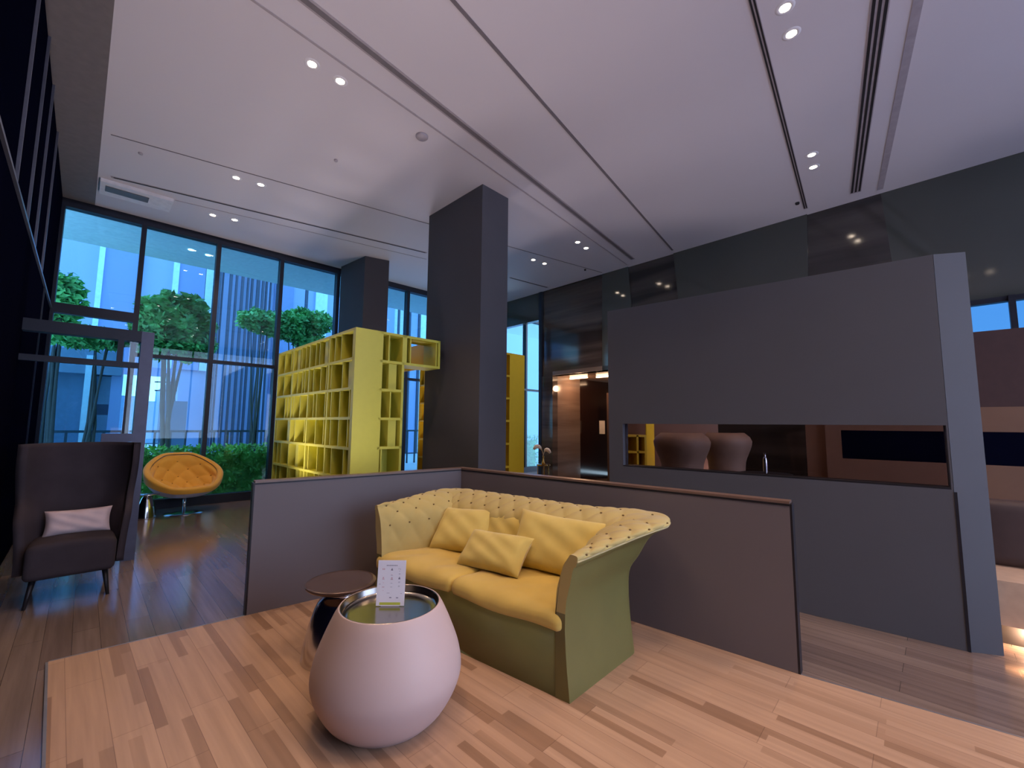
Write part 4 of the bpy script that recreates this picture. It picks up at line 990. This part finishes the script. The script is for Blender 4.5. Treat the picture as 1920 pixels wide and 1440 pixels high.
# distant city
for i, (a_, b_, tp_) in enumerate(((222, 262, 742), (258, 300, 752), (296, 312, 728), (305, 360, 722))):
    Y0, Y1 = wp(-10) + WN * 30, wp(30) + WN * 30
    pa, pb_ = PV(a_, 790, Y0, Y1), PV(b_, 790, Y0, Y1); zt = PV((a_ + b_) / 2, tp_, Y0, Y1).z; pa.z = pb_.z = 0
    tag(MB().obox(pa, pb_ - pa, WN * 4, (0, 0, zt)).build('distant_building', M['far']), ['low pale building far off, leftmost in the sky gap', 'low pale building far off, second from left in the gap', 'narrow pale tower far off right of the portal post', 'broad grey-blue building far off behind the garden railing'][i], 'building', 'distant city buildings')
# garden screen
g0, g1 = wp(-2) + WN * 7.5, wp(12) + WN * 7.5
def gp(px, py): return PV(px, py, g0, g1)
a_, b_ = gp(302, 760), gp(352, 755); a_.z = b_.z = 0
tag(MB().obox(a_, b_ - a_, WN * .1, (0, 0, gp(330, 752).z)).build('garden_screen', M['mass']), 'flat dark blue garden screen left of the trees', 'screen')
fe = thing('garden_fence', 'dark vertical bar fence running behind the hedge', 'fence', tuple(wp(1) + WN * 5.2))
for k in range(60):
    q = wp(-5 + k * .33) + WN * 5.2; MB().obox(q, WD * .05, WN * .05, (0, 0, 1.25)).build('fence_bar', M['rail'], fe)
MB().obox(wp(-5, 1.22) + WN * 5.2, WD * 19.8, WN * .06, (0, 0, .06)).build('top_rail', M['rail'], fe)
# rack of aerial poles in the sky gap
ae = thing('roof_aerial', 'thin dark mast with cross bars against the sky', 'aerial', tuple(wp(2.5) + WN * 9))
def gpa(px, py): return PV(px, py, wp(-2) + WN * 9, wp(12) + WN * 9)
for x_ in (306, 313, 327): MB().tube([gpa(x_, 700 if x_ != 306 else 620), gpa(x_, 792)], .03, 6).build('mast', M['rail'], ae)
for y_ in (716, 732): MB().tube([gpa(290, y_), gpa(332, y_ + 1)], .025, 6).build('cross_bar', M['rail'], ae)
# trees
def tree(off, cpx, rad, n, label, size=.13, trunk=.07, sd=1, c2=()):
    g0, g1 = wp(-6) + WN * off, wp(20) + WN * off; c = PV(*cpx, g0, g1); t = thing('garden_tree', label, 'tree', (c.x, c.y, 0), 'trees outside the windows'); rnd = random.Random(sd)
    mb = leaves(n, c, rad, size, rnd)
    for (dx, dz, k) in c2:
        m2 = leaves(int(n * .45), c + WD * dx + UP * dz, [r_ * k for r_ in rad], size, rnd); o = len(mb.v); mb.v += m2.v; mb.f += [tuple(i + o for i in f) for f in m2.f]; mb.mi += m2.mi
    mb.build('foliage', M['leaf'], t)
    mb = MB()
    for k in range(5):
        p1 = c + Vector((rnd.uniform(-.5, .5) * rad[0], rnd.uniform(-.5, .5) * rad[1], rad[2] * rnd.uniform(-.3, .5)))
        b0 = Vector((c.x + rnd.uniform(-.15, .15), c.y, 0)); mb.tube([b0, b0.lerp(p1, .45) + Vector((rnd.uniform(-.1, .1), 0, 0)), p1], [trunk, trunk * .7, trunk * .25], 7)
    mb.build('trunk', M['bark'], t, True)
tree(3.4, (328, 600), (.75, .75, .62), 5200, 'broad dense green tree left of centre in the windows', .10, .06, 1, ((-.25, -.45, .8), (.30, -.55, .7)))
tree(5.0, (487, 603), (.62, .62, .34), 2200, 'small flat-topped tree on slim stems, middle window', .085, .035, 2, ((.3, -.2, .6),))
tree(5.0, (570, 606), (.85, .8, .42), 3400, 'light green flat-topped tree behind the yellow bookshelf', .09, .04, 3, ((-.4, -.35, .7), (.2, -.6, .6)))
tree(4.0, (118, 560), (.35, .4, .6), 1200, 'partly hidden tree at the far left window edge', .10, .05, 4)
tree(3.0, (180, 635), (.55, .5, .22), 1800, 'low spreading tree seen through the portal top pane', .09, .04, 5, ((-.3, -.05, .8),))
# hedge as clipped run
def hedge(t0, t1, off, h, label, sd, m_, n):
    rnd = random.Random(sd); mb = MB(); base = wp(t0) + WN * off; L = t1 - t0
    mb.obox(base + UP * .0 + WN * .12 + WD * .1, WD * (L - .2), WN * .55, (0, 0, h - .14))
    for _ in range(n):
        q = base + WD * rnd.uniform(0, L) + WN * rnd.uniform(0, .8) + UP * (h * (1 - rnd.random() ** 2.2) + .05 * math.sin(rnd.random() * 6)); 
        if rnd.random() < .5: q = base + WD * rnd.uniform(0, L) + WN * rnd.uniform(-.02, .14) + UP * rnd.uniform(.02, h)
        d = Vector((rnd.gauss(0, 1), rnd.gauss(0, 1), rnd.gauss(.3, 1))).normalized(); e = d.cross(Vector((rnd.gauss(0, 1), rnd.gauss(0, 1), rnd.gauss(0, 1)))).normalized(); s_ = rnd.uniform(.03, .07)
        mb.add([q - d * s_, q + e * s_ * .45, q + d * s_, q - e * s_ * .45], [(0, 1, 2, 3)])
    tag(mb.build('hedge', m_), label, 'hedge')
hedge(.2, 6.6, 1.0, .98, 'clipped bright green hedge right outside the tall windows', 5, M['leaf2'], 9000)
hedge(8.8, 12, .8, 1.1, 'dark bushy hedge outside the windows near the lift lobby', 6, M['leaf'], 2500)
